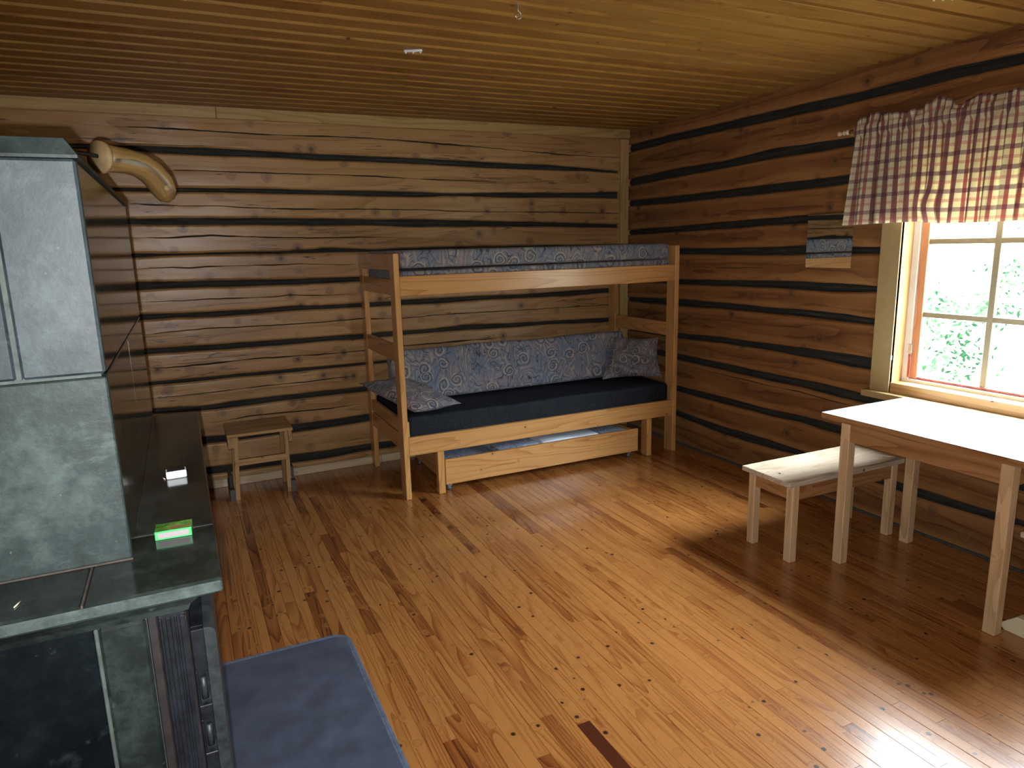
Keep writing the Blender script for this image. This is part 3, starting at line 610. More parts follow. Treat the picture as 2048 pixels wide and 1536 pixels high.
# windows -----------------------------------------------------------------
# window in view: one muntin at y=-2.895, drawn as three columns per opening
def window_view():
    w = thing('window_1', None, None, (0.0, -3.1, WZ0), kind='structure')
    y0, y1, z0, z1 = WY0, WY1, WZ0, WZ1
    part('casing', M_CREAM, w, (-0.024, -0.002, y1-0.004, y1+0.110, z0-0.05, z1+0.10), (-0.024, -0.002, y0-0.110, y0+0.004, z0-0.05, z1+0.10), (-0.0242, -0.002, y0+0.004, y1-0.004, z1-0.004, z1+0.10))
    part('sill', M_CREAM, w, (-0.052, 0.0, y0-0.145, y1+0.142, 0.690, 0.727), bev=0.004)
    part('jamb', M_JAMB, w, (-0.021, 0.125, y1-0.004, y1+0.03, 0.727, z1+0.03), (-0.021, 0.125, y0-0.03, y0+0.004, 0.727, z1+0.03), (-0.021, 0.125, y0, y1, z1, z1+0.03))
    part('lower_jamb', M_JAMB, w, (-0.012, 0.0735, y0, y1, 0.727, z0+0.008))
    part('frame', M_PAINTW, w, (0.074, 0.135, y1-0.040, y1-0.004, z0-0.02, z1), (0.074, 0.135, y0+0.004, y0+0.040, z0-0.02, z1), (0.0742, 0.135, y0+0.04, y1-0.04, z0-0.02, z0+0.026), (0.0742, 0.135, y0+0.04, y1-0.04, z1-0.03, z1))
    a, b = y0+0.040, y1-0.040; zz0, zz1 = z0+0.028, z1-0.03; st = 0.042; mid = (a+b)/2
    s = part('sash', M_SASH, w, (0.085, 0.122, b-st, b, zz0, zz1), (0.085, 0.122, a, a+st, zz0, zz1), (0.0852, 0.1218, a+st, b-st, zz1-st, zz1))
    part('sash_bottom_rail', M_REDPAINT, w, (0.0852, 0.1218, a+st, b-st, zz0, zz0+0.012))
    for yv in (-2.893, -3.302):
        part('muntin', M_MUNTIN, w, (0.0915, 0.1165, yv-0.015, yv+0.015, zz0+0.012, zz1-st))
    for zr in (1.149, 1.5255):
        m = MB()
        for (p, q) in ((a+st, -3.3172), (-3.2868, -2.9082), (-2.8778, b-st)): m.box(0.092, 0.116, p, q, zr-0.0135, zr+0.0135)
        m.build('muntin', M_MUNTIN, w)
    part('pane', M_GLASS, w, (0.1030, 0.1060, a+st-0.003, b-st+0.003, zz0+0.009, zz1-st+0.003), bev=0.0004)
    part('hinge', M_STEEL, w, (0.068, 0.078, b-0.012, b+0.008, 0.94, 0.99), bev=0.003)
    part('hinge_plate', M_REDPAINT, w, (0.070, 0.0745, b-0.010, b+0.004, 0.81, 0.935), bev=0.001)
    part('hook_eye', M_STEEL, w, (-0.034, -0.022, y1-0.012, y1-0.002, 0.905, 0.935), bev=0.004)
window_view()

# ---------------------------------------------------------------- furniture
def bunk_bed():
    X0, X1, YF, YB, PT, PD, H = -2.271, -0.158, -0.879, -0.012, 0.035, 0.098, 1.531
    b = thing('bunk_bed', 'tall pine bunk bed with two levels standing in the corner against the log walls', 'bed', ((X0+X1)/2, (YF+YB)/2, 0))
    for x in (X0, X1-PT):
        for y in (YF, YB-PD):
            part('post', M_BED, b, (x, x+PT, y, y+PD, 0, H), bev=0.003)
    xl, xr = X0+PT, X1-PT
    for z0, z1 in ((0.283, 0.401), (1.279, 1.397)):
        part('side_rail', M_BED, b, (xl, xr, YF+0.001, YF+0.029, z0, z1), bev=0.003)
        part('side_rail', M_BED, b, (xl, xr, YB-0.029, YB-0.001, z0, z1), bev=0.003)
    ya, yb = YF+PD, YB-PD
    for x in (X0+0.002, X1-PT+0.005):
        for z0, z1 in ((0.312, 0.412), (0.425, 0.506), (0.873, 0.975), (1.280, 1.377), (1.430, 1.531)):
            part('end_board', M_BED, b, (x, x+0.028, ya-0.0, yb+0.0, z0, z1), bev=0.003)
    part('support_leg', M_BED, b, (-2.054, -2.009, YF-0.0005, -0.836, 0, 0.283), bev=0.003)
    part('support_leg', M_BED, b, (-0.425, -0.382, YF-0.0005, -0.806, 0, 0.283), bev=0.003)
    for z in (0.345, 1.310):
        m = MB()
        for i in range(14):
            xs = xl+0.06+i*(xr-xl-0.2)/13; m.box(xs, xs+0.07, YF+0.03, YB-0.03, z, z+0.015)
        m.build('slat_base', M_BED, b)
    for x in (xl, xr-0.012):
        part('cleat', M_TRIM, b, (x, x+0.012, YF+0.012, YF+0.032, 0.402, 0.500), bev=0.002)
    # round wood plug on the right post's rail joint
    part('plug', M_STOOL, b, (X1-PT-0.014, X1-PT-0.004, YF-0.002, YF+0.004, 0.398, 0.410), bev=0.004)

def mattress_mb(x0, x1, y0, y1, z0, z1, r=0.022, wob=0.003, seed=0, dz=lambda x: 0.0):
    """soft box: rounded edges, gently uneven faces; gr holds cloth coordinates in metres"""
    rng = random.Random(seed); mb = MB()
    nx = max(8, int((x1-x0)/0.04)); prof = []
    # closed profile in y,z, rounded corners
    def arc(cy, cz, a0, a1, n=5): return [(cy+r*math.cos(a0+(a1-a0)*i/n), cz+r*math.sin(a0+(a1-a0)*i/n)) for i in range(n+1)]
    prof += arc(y0+r, z0+r, -PI/2, -PI, 4)
    nz = max(2, int((z1-z0)/0.04))
    prof += [(y0, z0+r+(z1-z0-2*r)*i/nz) for i in range(1, nz)]
    prof += arc(y0+r, z1-r, PI, PI/2, 4)
    ny = max(2, int((y1-y0)/0.06))
    prof += [(y0+r+(y1-y0-2*r)*i/ny, z1) for i in range(1, ny)]
    prof += arc(y1-r, z1-r, PI/2, 0, 4)
    prof += arc(y1-r, z0+r, 0, -PI/2, 4)
    prof.append(prof[0])
    L = [0.0]
    for a, b_ in zip(prof, prof[1:]): L.append(L[-1]+math.hypot(b_[0]-a[0], b_[1]-a[1]))
    ph = [rng.uniform(0, 6.28) for _ in range(8)]
    P = []; G = []
    cy, cz = (y0+y1)/2, (z0+z1)/2
    for i in range(-2, nx+3):
        t = min(max(i/nx, 0), 1); x = x0+(x1-x0)*t
        sh = {-2: 0.0, -1: 0.6, nx+1: 0.6, nx+2: 0.0}.get(i, 1.0)
        ins = {-2: 0.0, -1: r*0.35}.get(i, None)
        if i == 0: x = x0+r
        if i == nx: x = x1-r
        if i == -1: x = x0+r*0.25
        if i == -2: x = x0
        if i == nx+1: x = x1-r*0.25
        if i == nx+2: x = x1
        inset = {-2: r, -1: r*0.25, nx+1: r*0.25, nx+2: r}.get(i, 0.0)
        row = []; g = []
        for j, (y, z) in enumerate(prof):
            yy = y+(inset if y < cy else -inset)*min(1, abs(y-cy)/(0.5*(y1-y0))*1.0); zz = z+(inset if z < cz else -inset)*min(1, abs(z-cz)/(0.5*(z1-z0)))
            o = wob*(math.sin(x*9+ph[0]+z*20)+math.sin(x*23+ph[1]+y*11)*0.6+math.sin(x*4.1+ph[2]+y*7))
            if z > cz: zz += o+dz(x)*((z-z0)/(z1-z0))
            if y <= y0+r: yy += o*0.8
            row.append((x, yy, zz)); g.append((x, -y+z*1.0, 0.0))
        P.append(row); G.append(g)
    mb.grid(P, gr=G)
    n = len(prof)
    for row, g, rev in ((P[0], G[0], False), (P[-1], G[-1], True)):
        f = list(range(n-1)); V = row[:-1]
        mb.add(V, [f[::-1] if rev else f], [(p[1]+p[0]*0.3, p[2], 0) for p in V], 0.5, 0, None, False)
    return mb

def bedding():
    m = mattress_mb(-2.222, -0.212, -0.846, -0.048, 0.361, 0.527, seed=1, wob=0.0022)
    tag(m.build('mattress', M_DARKFAB), 'dark blue-black mattress on the lower bunk', 'mattress')
    m = mattress_mb(-2.218, -0.212, -0.846, -0.048, 1.326, 1.424, seed=2, wob=0.001, r=0.018, dz=lambda x: 0.012*(x+2.2)/2)
    tag(m.build('mattress', M_ROSE), 'thinner rose-patterned mattress lying underneath on the upper bunk', 'mattress')
    m = mattress_mb(-2.215, -0.218, -0.848, -0.048, 1.440, 1.546, seed=3, wob=0.0012, r=0.024)
    # lift follows the mattress below
    tag(m.build('mattress', M_ROSE), 'thick grey rose-patterned mattress topmost on the upper bunk', 'mattress')
    # back cushion, leaning on the wall
    m = mattress_mb(-2.200, -0.335, -0.07, 0.07, 0, 0.345, seed=4, wob=0.003, r=0.03)
    M = Matrix.Translation((0, -0.425, 0.537)) @ Matrix.Rotation(math.radians(-9), 4, 'X')
    m.v = [tuple(M @ Vector(p)) for p in m.v]
    tag(m.build('back_cushion', M_ROSE), 'long grey-blue rose-patterned cushion standing along the back of the lower bunk', 'cushion')

def pillow(c00, c10, c11, c01, thick, seed, n=22, wr=0.008, pinch=0.10):
    """pillow from its four corner points; corners stay sharp, sides pull in, faces puff and wrinkle"""
    rng = random.Random(seed); A, B, C, D = [Vector(c) for c in (c00, c10, c11, c01)]
    nrm = ((B-A)+(C-D)).cross((D-A)+(C-B)).normalized(); mb = MB(); top = []; bot = []; gt = []
    ph = [rng.uniform(0, 6.28) for _ in range(12)]; ctr = (A+B+C+D)/4
    for i in range(n+1):
        rt, rb, rg = [], [], []
        for j in range(n+1):
            u, v = i/n, j/n; a, b_ = 2*u-1, 2*v-1
            p = A*(1-u)*(1-v)+B*u*(1-v)+C*u*v+D*(1-u)*v
            k = pinch*((1-a*a)*(b_*b_)+(1-b_*b_)*(a*a)); p = p+(ctr-p)*k
            t = max(0.0, (1-abs(a)**2.4)*(1-abs(b_)**2.4))**0.55*thick*0.5
            w = 0
            for q in range(4): w += math.sin(a*(3+q*2.7)+b_*(5-q*2.1)+ph[q]+2.0*math.sin(b_*3+ph[q+4]))/(1.3+q*0.7)
            w *= wr*min(1, t/(thick*0.25))
            edge = 0.25*wr*math.sin(a*13+ph[8])*(abs(b_) > 0.9)
            rt.append(p+nrm*(t+w+edge)); rb.append(p-nrm*(t-w*0.4-edge)); rg.append((u*(B-A).length+seed, v*(D-A).length, 0))
        top.append(rt); bot.append(rb); gt.append(rg)
    mb.grid(top, gr=gt); mb.grid([list(r)[::-1] for r in bot], gr=[list(r)[::-1] for r in gt])
    # seam welt between the faces
    return mb

def pillows():
    m = pillow((-2.415, -0.40, 0.688), (-2.185, -0.875, 0.560), (-1.845, -0.800, 0.560), (-2.115, -0.47, 0.700), 0.125, 5, pinch=0.05)
    tag(m.build('pillow', M_ROSE2), 'rose-patterned pillow drooping over the left end of the lower bunk', 'pillow')
    m = pillow((-0.600, -0.545, 0.545), (-0.205, -0.760, 0.555), (-0.200, -0.700, 0.850), (-0.425, -0.430, 0.850), 0.165, 8, wr=0.022, pinch=0.10)
    tag(m.build('pillow', M_ROSE2), 'crumpled rose-patterned pillow propped in the right corner of the lower bunk', 'pillow')

def trundle():
    x0, x1, yf, yb = -1.998, -0.492, -0.862, -0.16
    t = thing('trundle_drawer', 'low pine trundle drawer on casters rolled under the lower bunk', 'drawer', ((x0+x1)/2, yf, 0))
    part('front_board', M_BED, t, (x0+0.0, x1, yf, yf+0.022, 0.048, 0.218), bev=0.002)
    part('side_board', M_BED, t, (x0+0.001, x0+0.022, yf+0.0225, yb, 0.062, 0.200), bev=0.002)
    part('side_board', M_BED, t, (x1-0.022, x1-0.001, yf+0.0225, yb, 0.062, 0.200), bev=0.002)
    part('back_board', M_BED, t, (x0+0.0225, x1-0.0225, yb-0.02, yb, 0.062, 0.200), bev=0.002)
    part('bottom_board', M_BED, t, (x0+0.0225, x1-0.0225, yf+0.0225, yb-0.0205, 0.065, 0.077), bev=0.001)
    for x in (x0+0.03, x1-0.065):
        for y in (yf+0.03, yb-0.06):
            m = MB(); M = Matrix.Translation((x+0.012, y, 0.020)) @ Matrix.Rotation(PI/2, 4, 'X')
            m.tube([(x, y-0.008, 0.0145), (x, y+0.008, 0.0145)], 0.0145, seg=16)
            mp = MB(); mp.box(x-0.014, x+0.018, y-0.012, y+0.012, 0.0290, 0.0615); c = mp.build('caster_mount', M_STEEL, t); m.build('wheel', M_PLATE, c)
    m = mattress_mb(x0+0.026, x1-0.026, yf+0.027, yb-0.024, 0.079, 0.158, seed=11, wob=0.002, r=0.018)
    tag(m.build('mattress', M_ROSEB), 'rose-patterned mattress lying inside the trundle drawer', 'mattress')
    # things stowed on it
    def soft(x0, x1, y0, y1, z0, z1, seed, wob): return mattress_mb(x0, x1, y0, y1, z0, z1, seed=seed, wob=wob, r=min(0.018, (z1-z0)*0.45))
    m = soft(-1.60, -1.28, yf+0.04, yb-0.10, 0.163, 0.212, 12, 0.004)
    tag(m.build('pillow', M_ROSEB), 'flat patterned pillow lying in the left half of the trundle drawer', 'pillow')
    m = soft(-1.268, -0.80, yf+0.04, yb-0.10, 0.163, 0.216, 13, 0.003)
    tag(m.build('folded_sheet', M_SHEET), 'folded pale blue-white sheet in the middle of the trundle drawer', 'sheet')
    m = soft(-0.785, -0.56, yf+0.04, yb-0.10, 0.163, 0.208, 14, 0.006)
    tag(m.build('folded_blanket', M_ROSEB), 'folded grey-blue patterned blanket at the right end of the trundle drawer', 'blanket')

def table():
    X0, X1, Y0, Y1 = -0.676, -0.058, -3.60, -2.605
    t = thing('table', 'pine table with white top standing below the window', 'table', ((X0+X1)/2, (Y0+Y1)/2, 0))
    m = MB(); m.box(X0, X1, Y0, Y1, 0.702, 0.7278, bev=0.002, grain=1); top = m.build('tabletop', M_APRON, t)
    part('laminate_surface', M_WHITE, top, (X0+0.0006, X1-0.0006, Y0+0.0006, Y1-0.0006, 0.7278, 0.7300), bev=0.0008)
    lw = 0.048; ly1, ly0 = -2.719, -3.478; lx0, lx1 = -0.674, -0.183
    for x in (lx0, lx1):
        for y in (ly0, ly1-lw):
            part('leg', M_TABLE, t, (x, x+lw, y, y+lw, 0, 0.7018), bev=0.003)
    part('apron', M_APRON, t, (lx0+0.002, lx0+0.026, ly0+lw, ly1-lw, 0.619, 0.7016))
    part('apron', M_APRON, t, (lx1+lw-0.026, lx1+lw-0.002, ly0+lw, ly1-lw, 0.619, 0.7016))
    part('apron', M_APRON, t, (lx0+lw, lx1, ly0+0.002, ly0+0.026, 0.619, 0.7016))
    part('apron', M_APRON, t, (lx0+lw, lx1, ly1-0.026, ly1-0.002, 0.619, 0.7016))

def bench():
    M = Matrix.Translation((-0.904, -2.645, 0)) @ Matrix.Rotation(-0.017, 4, 'Z')
    b = thing('bench', 'low pine bench reaching under the far end of the table', 'bench', tuple(M @ Vector((0.4, 0.16, 0))))
    def bx(n, mat, *boxes, **kw):
        m = MB()
        for q in boxes: m.box(*q, M=M, **kw)
        return m.build(n, mat, b)
    bx('seat', M_SEAT, (0, 0.806, 0, 0.319, 0.391, 0.416), bev=0.0025)
    lw = 0.043; xs = (0.030, 0.030+0.697); ys = (0.006, 0.268)
    ys = (-0.0, 0.250)
    xs = (0.029, 0.722); 
    for x in xs:
        for y in (0.004, 0.262-lw+0.035):
            bx('leg', M_TABLE, (x, x+lw, y, y+lw, 0, 0.3905), bev=0.003)
    y1 = 0.262+0.035
    bx('apron', M_APRON, (xs[0]+lw, xs[1], 0.010, 0.030, 0.318, 0.3903)); bx('apron', M_APRON, (xs[0]+lw, xs[1], y1-0.026, y1-0.006, 0.318, 0.3903))
    bx('apron', M_APRON, (xs[0]+0.006, xs[0]+0.026, 0.004+lw, y1-lw, 0.318, 0.3903)); bx('apron', M_APRON, (xs[1]+lw-0.026, xs[1]+lw-0.006, 0.004+lw, y1-lw, 0.318, 0.3903))

def near_bench():
    # its end shows at the right edge of the frame: wood seat on pale yellow trestle end
    b = thing('trestle_bench', 'bench with pale yellow painted trestle legs beside the near table leg', 'bench', (-0.15, -3.60, 0))
    Y0, Y1 = -3.76, -3.485; X0 = -0.600
    m = MB(); m.box(X0, 0.0-0.02, Y0, Y1, 0.405, 0.430, bev=0.005, grain=0); m.build('seat', M_SEAT, b)
    for x in (-0.575, -0.085):
        # splayed end board with a rounded foot bar
        m = MB(); poly = [(-3.52-0.075, 0.403), (-3.53, 0.403), (-3.565, 0.075), (-3.68, 0.075), (-3.715, 0.403)]
        poly = [(-3.512, 0.404), (-3.733, 0.404), (-3.680, 0.075), (-3.570, 0.075)]
        MM = Matrix(((0, 0, 1, x), (1, 0, 0, 0), (0, 1, 0, 0), (0, 0, 0, 1)))
        m.prism(poly, 0, 0.024, M=MM); m.build('leg', M_CREAMLEG, b)
        m = MB(); f = [(-3.465, 0.0), (-3.452, 0.012), (-3.456, 0.030), (-3.505, 0.074), (-3.745, 0.074), (-3.790, 0.030), (-3.790, 0.0)]
        m.prism(f[::-1], -0.008, 0.032, M=MM); m.build('foot', M_CREAMLEG, b)
    part('stretcher', M_CREAMLEG, b, (-0.552, -0.085, -3.635, -3.61, 0.2, 0.26))

def stool():
    s = thing('stool', 'small brown wooden stool against the back wall between stove and bunk bed', 'stool', (-3.06, -0.24, 0))
    part('seat', M_STOOL, s, (-3.258, -2.862, -0.412, -0.345, 0.432, 0.452), (-3.258, -2.862, -0.344, -0.215, 0.432, 0.452), (-3.258, -2.862, -0.214, -0.055, 0.432, 0.452), bev=0.002)
    zt = 0.4318
    def splay(x0, x1, dx, y0, y1, z0, z1, n, mat=M_STOOL):
        m = MB(); m.box(x0, x1, y0, y1, z0, z1, grain=2)
        m.v = [(p[0]+dx*(z1-p[2])/(z1-z0), p[1], p[2]) for p in m.v]; m.build(n, mat, s)
    for sgn, xa in ((-1, -3.214), (1, -2.912)):
        for (ya, yb) in ((-0.340, -0.318), (-0.118, -0.096)):
            splay(xa, xa+0.027, 0.026*sgn if sgn < 0 else 0.010*-sgn if False else (-0.026 if sgn < 0 else -0.008), ya, yb, 0, zt, 'leg')
        xo = (-3.252, -3.2145) if sgn < 0 else (-2.8845, -2.862)
        m = MB(); m.prism([(-0.345, 0.345), (-0.330, 0.335), (-0.085, 0.335), (-0.070, 0.345), (-0.070, 0.4317), (-0.345, 0.4317)], xo[0]+(0 if sgn < 0 else 0), xo[1],
                          M=Matrix(((0, 0, 1, 0), (1, 0, 0, 0), (0, 1, 0, 0), (0, 0, 0, 1)))); m.build('bracket', M_STOOL, s)
        xf = (-3.270, -3.2405) if sgn < 0 else (-2.892, -2.864)
        m = MB(); m.prism([(-0.335, 0.0), (-0.02+-0.06, 0.0), (-0.08, 0.09), (-0.115, 0.165), (-0.15, 0.165), (-0.150, 0.100), (-0.335, 0.100)][:] if False else
                          [(-0.345, 0.0), (-0.075, 0.0), (-0.075, 0.075), (-0.345, 0.075)], xf[0], xf[1], M=Matrix(((0, 0, 1, 0), (1, 0, 0, 0), (0, 1, 0, 0), (0, 0, 0, 1)))); m.build('foot', M_FOOT, s)
        m = MB(); m.box(xf[0]+0.004, xf[1]-0.004, -0.30, -0.11, 0.075, 0.160); m.build('foot_block', M_FOOT, s)
    part('stretcher', M_STOOL, s, (-3.224, -2.894, -0.3445, -0.3405, 0.226, 0.266), (-3.200, -2.914, -0.3400, -0.322, 0.226, 0.266), bev=0.0015)
M_FOOT = plain('dark_stained_block', (0.060, 0.055, 0.048), 0.6, nscale=30, namt=0.2)

# ---------------------------------------------------------------- stove
def stove():
    XR, XL, YF, YB, ZL, ZT = -3.5265, -4.36, -3.788, -2.748, 1.120, 1.690
    s = thing('soapstone_stove', 'tall grey-green soapstone masonry stove with ledge filling the left foreground', 'stove', ((XR+XL)/2, (YF+YB)/2, 0))
    g = 0.0022
    # upper body: core of mortar with slabs set on it
    part('upper_core', M_MORTAR, s, (XL+0.004, XR-0.006, YF+0.006, YB-0.004, ZL, ZT-0.001), bev=0.001)
    zj = 1.3975
    # front slabs: lower wide slab (thicker), upper left, upper corner slab
    part('lower_front_slab', M_STONE_SLAB, s, (XL, XR+0.0005, YF-0.0045, YF+0.02, ZL+0.001, zj-g), bev=0.002)
    xj = -3.628
    part('upper_front_slab', M_STONE_FACE, s, (XL, xj-0.003, YF, YF+0.02, zj+g, ZT-0.0005), bev=0.0035)
    part('corner_slab', M_STONE_FACE, s, (xj+0.003, XR, YF, YF+0.02, zj+g, ZT-0.0005), bev=0.0035)
    part('joint_strip', M_MORTAR, s, (xj-0.0032, xj+0.0032, YF+0.0006, YF+0.008, zj+g, ZT-0.001), bev=0.0005)
    # right side slabs, polished
    for (ya, yb, za, zb) in ((YF+0.0205, -3.30, ZL+0.001, zj-g), (-3.30+g, YB, ZL+0.001, zj-g), (YF+0.0205, YB, zj+g, ZT-0.0005)):
        part('side_slab', M_STONE_POL, s, (XR-0.02, XR, ya, yb, za, zb), bev=0.0015)
    part('back_slab', M_STONE_POL, s, (XL, XR-0.0205, YB-0.015, YB, ZL+0.001, ZT-0.0005), bev=0.0015)
    # cap: front fascia with slanting end
    m = MB(); y0 = YF-0.006
    prof = [(y0, ZT), (y0-0.001, ZT+0.004), (y0+0.006, ZT+0.0255), (YB, ZT+0.0255), (YB, ZT)]
    MM = Matrix(((0, 0, 1, 0), (1, 0, 0, 0), (0, 1, 0, 0), (0, 0, 0, 1)))
    V = []
    for x in (XL, XR+0.004):
        for (y, z) in prof:
            V.append((x-(0.014 if (x > -4 and z > ZT+0.02) else 0), y, z))
    n = 5; F = [list(range(n)), [n+i for i in range(n)][::-1]]+[[i, n+i, n+(i+1) % n, (i+1) % n] for i in range(n)]
    m.add(V, F, [(p[0], p[1], p[2]) for p in V], 0.4); m.build('cap', M_STONE_LOW2, s)
    # ledge
    LX, LY0, LY1 = -3.4095, -3.922, -2.776
    xs = -3.578
    part('ledge_slab', M_STONE_POL, s, (XL-0.1, xs-0.0012, LY0, YB+0.02, ZL-0.021, ZL), bev=0.003)
    part('ledge_slab', M_STONE_POL, s, (xs+0.0012, LX, LY0, -3.706, ZL-0.021, ZL), bev=0.003)
    part('ledge_slab', M_STONE_POL, s, (xs+0.0012, LX-0.001, -3.7045, LY1, ZL-0.021, ZL), bev=0.003)
    part('ledge_joint', M_MORTAR_BR, s, (xs-0.0013, xs+0.0013, LY0+0.003, -2.78, ZL-0.02, ZL-0.0004), (xs+0.0013, LX-0.003, -3.7062, -3.7043, ZL-0.02, ZL-0.0004), bev=0.0002)
    part('mortar_bead', M_MORTAR_BR, s, (XL, XR+0.002, YF-0.009, YF-0.0046, ZL, ZL+0.003), bev=0.001)
    # rounded light worn front edge of ledge
    part('ledge_edge', M_STONE_EDGE, s, (XL-0.1, LX-0.001, LY0-0.0022, LY0+0.002, ZL-0.0195, ZL-0.0035), bev=0.0018)
    # cornice under the ledge: cove section swept along front and right
    BX, BY = -3.466, -3.858
    prof = [(0.048, 0.0), (0.046, -0.008), (0.036, -0.012), (0.022, -0.020), (0.012, -0.032), (0.008, -0.042), (0.0, -0.046)]
    m = MB(); P = []; G = []
    for (d, z) in prof:
        zz = ZL-0.0215+z; row = [(XL-0.1, BY-d, zz), (-3.577, BY-d, zz), (BX+d, BY-d, zz), (BX+d, -2.80, zz)]
        P.append(row); G.append([(p[0], p[1], p[2]) for p in row])
    m.grid(P, gr=G, smooth=False); m.box(XL-0.1, BX, BY, -2.80, ZL-0.068, ZL-0.022); m.build('cornice', M_STONE_LOW_DIM, s)
    # base
    part('base_body', M_MORTAR, s, (XL-0.08, -3.512, BY+0.012, -2.80, 0, ZL-0.0685), bev=0.002)
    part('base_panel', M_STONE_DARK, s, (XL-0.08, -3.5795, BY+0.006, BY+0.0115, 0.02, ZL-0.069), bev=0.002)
    part('base_joint', M_MORTAR, s, (-3.5793, -3.5742, BY+0.0015, BY+0.0118, 0.0, ZL-0.0690), bev=0.0015)
    part('base_pillar', M_STONE_LOW_DIM, s, (-3.574, -3.5145, BY, BY+0.0118, 0.0, ZL-0.069), bev=0.004)
    part('dark_brown_strip', M_DARK_BROWN, s, (-3.5143, -3.5005, BY+0.010, -3.0, 0.0, ZL-0.069), bev=0.002)  # narrow dark brown strip between pillar and iron frame
    # cast iron fireplace frame on the right side: ridged edge
    m = MB(); m.box(-3.5003, -3.463, BY+0.006, -2.95, 0.08, ZL-0.0692, bev=0.002)
    for xa, w, d in ((-3.499, 0.0045, 0.006), (-3.490, 0.007, 0.0045), (-3.479, 0.004, 0.003), (-3.472, 0.0075, 0.0055)): m.box(xa, xa+w, BY+0.006-d, BY+0.0065, 0.08, ZL-0.075, bev=0.0012)
    m.build('iron_frame', M_IRON, s)
    # door: recessed edge with two hinge pockets, rounded outer edge in a greyer iron
    zt, yd = 0.988, -3.800
    m = MB()
    m.box(-3.4625, -3.4435, yd+0.014, -3.05, 0.12, zt-0.002, bev=0.001)
    for za, zb in ((0.914, zt-0.002), (0.829, 0.854), (0.12, 0.768)): m.box(-3.4625, -3.4435, yd+0.001, yd+0.0141, za, zb, bev=0.001)
    for za, zb in ((0.854, 0.914), (0.768, 0.829)): m.box(-3.4625, -3.4595, yd+0.001, yd+0.0141, za+0.0002, zb-0.0002, bev=0.0008)
    door = m.build('iron_door', M_IRON, s)
    m = MB(); R = 0.012; pts = []
    o = [(-3.4434, 0.12), (-3.4265, 0.12), (-3.4265, zt-R)]+[(-3.4265-R+R*math.cos(a), zt-R+R*math.sin(a)) for a in (0.35, 0.8, 1.2, PI/2)]+[(-3.4434, zt)]
    V = [(p[0], yd, p[1]) for p in o]+[(p[0], -3.05, p[1]) for p in o]; n = len(o)
    m.add(V, [list(range(n)), [n+i for i in range(n)][::-1]]+[[i, n+i, n+(i+1) % n, (i+1) % n] for i in range(n)], [(p[0], p[1], p[2]) for p in V], 0.5)
    m.build('door_edge', M_IRON_GREY, door)
    for z in (0.885, 0.800):
        m = MB(); m.tube([(-3.4525, yd+0.006, z-0.021), (-3.4525, yd+0.006, z+0.017)], 0.0048, seg=12); m.build('hinge_pin', M_IRON_GREY, door)
    # flue rising from the stove, out of the picture to the left
    part('flue', M_STONE_SLAB, s, (XL+0.02, -3.90, -3.10, YB, ZT+0.026, HC), bev=0.003)

    d = thing('damper_handle', 'bent varnished wooden branch handle on a dark iron rod above the stove', 'handle', (-3.57, -2.64, 1.815))
    tip = Vector((-3.583, -2.640, 1.8275)); ax = Vector((0.70, 0.62, -0.03)).normalized()
    pts = [tip]; rr = [0.047]
    path = [(0.0, 0, 0.0425), (0.014, 0, 0.044), (0.015, 0, 0.0385), (0.05, 0.000, 0.036), (0.09, 0.0, 0.035), (0.13, -0.006, 0.036), (0.165, -0.022, 0.038), (0.192, -0.048, 0.038), (0.208, -0.078, 0.033), (0.214, -0.097, 0.021), (0.216, -0.104, 0.004)]
    P = [tip+ax*a+Vector((0, 0, 1))*z for a, z, r in path]; Rr = [r for a, z, r in path]
    m = MB(); m.tube(P[2:], Rr[2:], seg=22); br = m.build('branch', M_BARKSTICK, d)
    m = MB(); m.tube(P[:2], Rr[:2], seg=26); m.build('end_disc', M_ENDGRAIN, br)
    m = MB(); m.tube([(-3.9005, -2.93, 1.853), tuple(tip-ax*0.004+Vector((0, 0, 0.002))), tuple(tip+ax*0.012)], 0.0055, seg=10); m.build('rod', M_BLACKROD, d)
    m = MB(); m.tube([tuple(P[8]+Vector((0.004, -0.036, 0.012))), tuple(P[8]+Vector((0.006, -0.042, 0.012)))], 0.008, seg=10); m.build('knot_stub', M_ENDGRAIN, br)

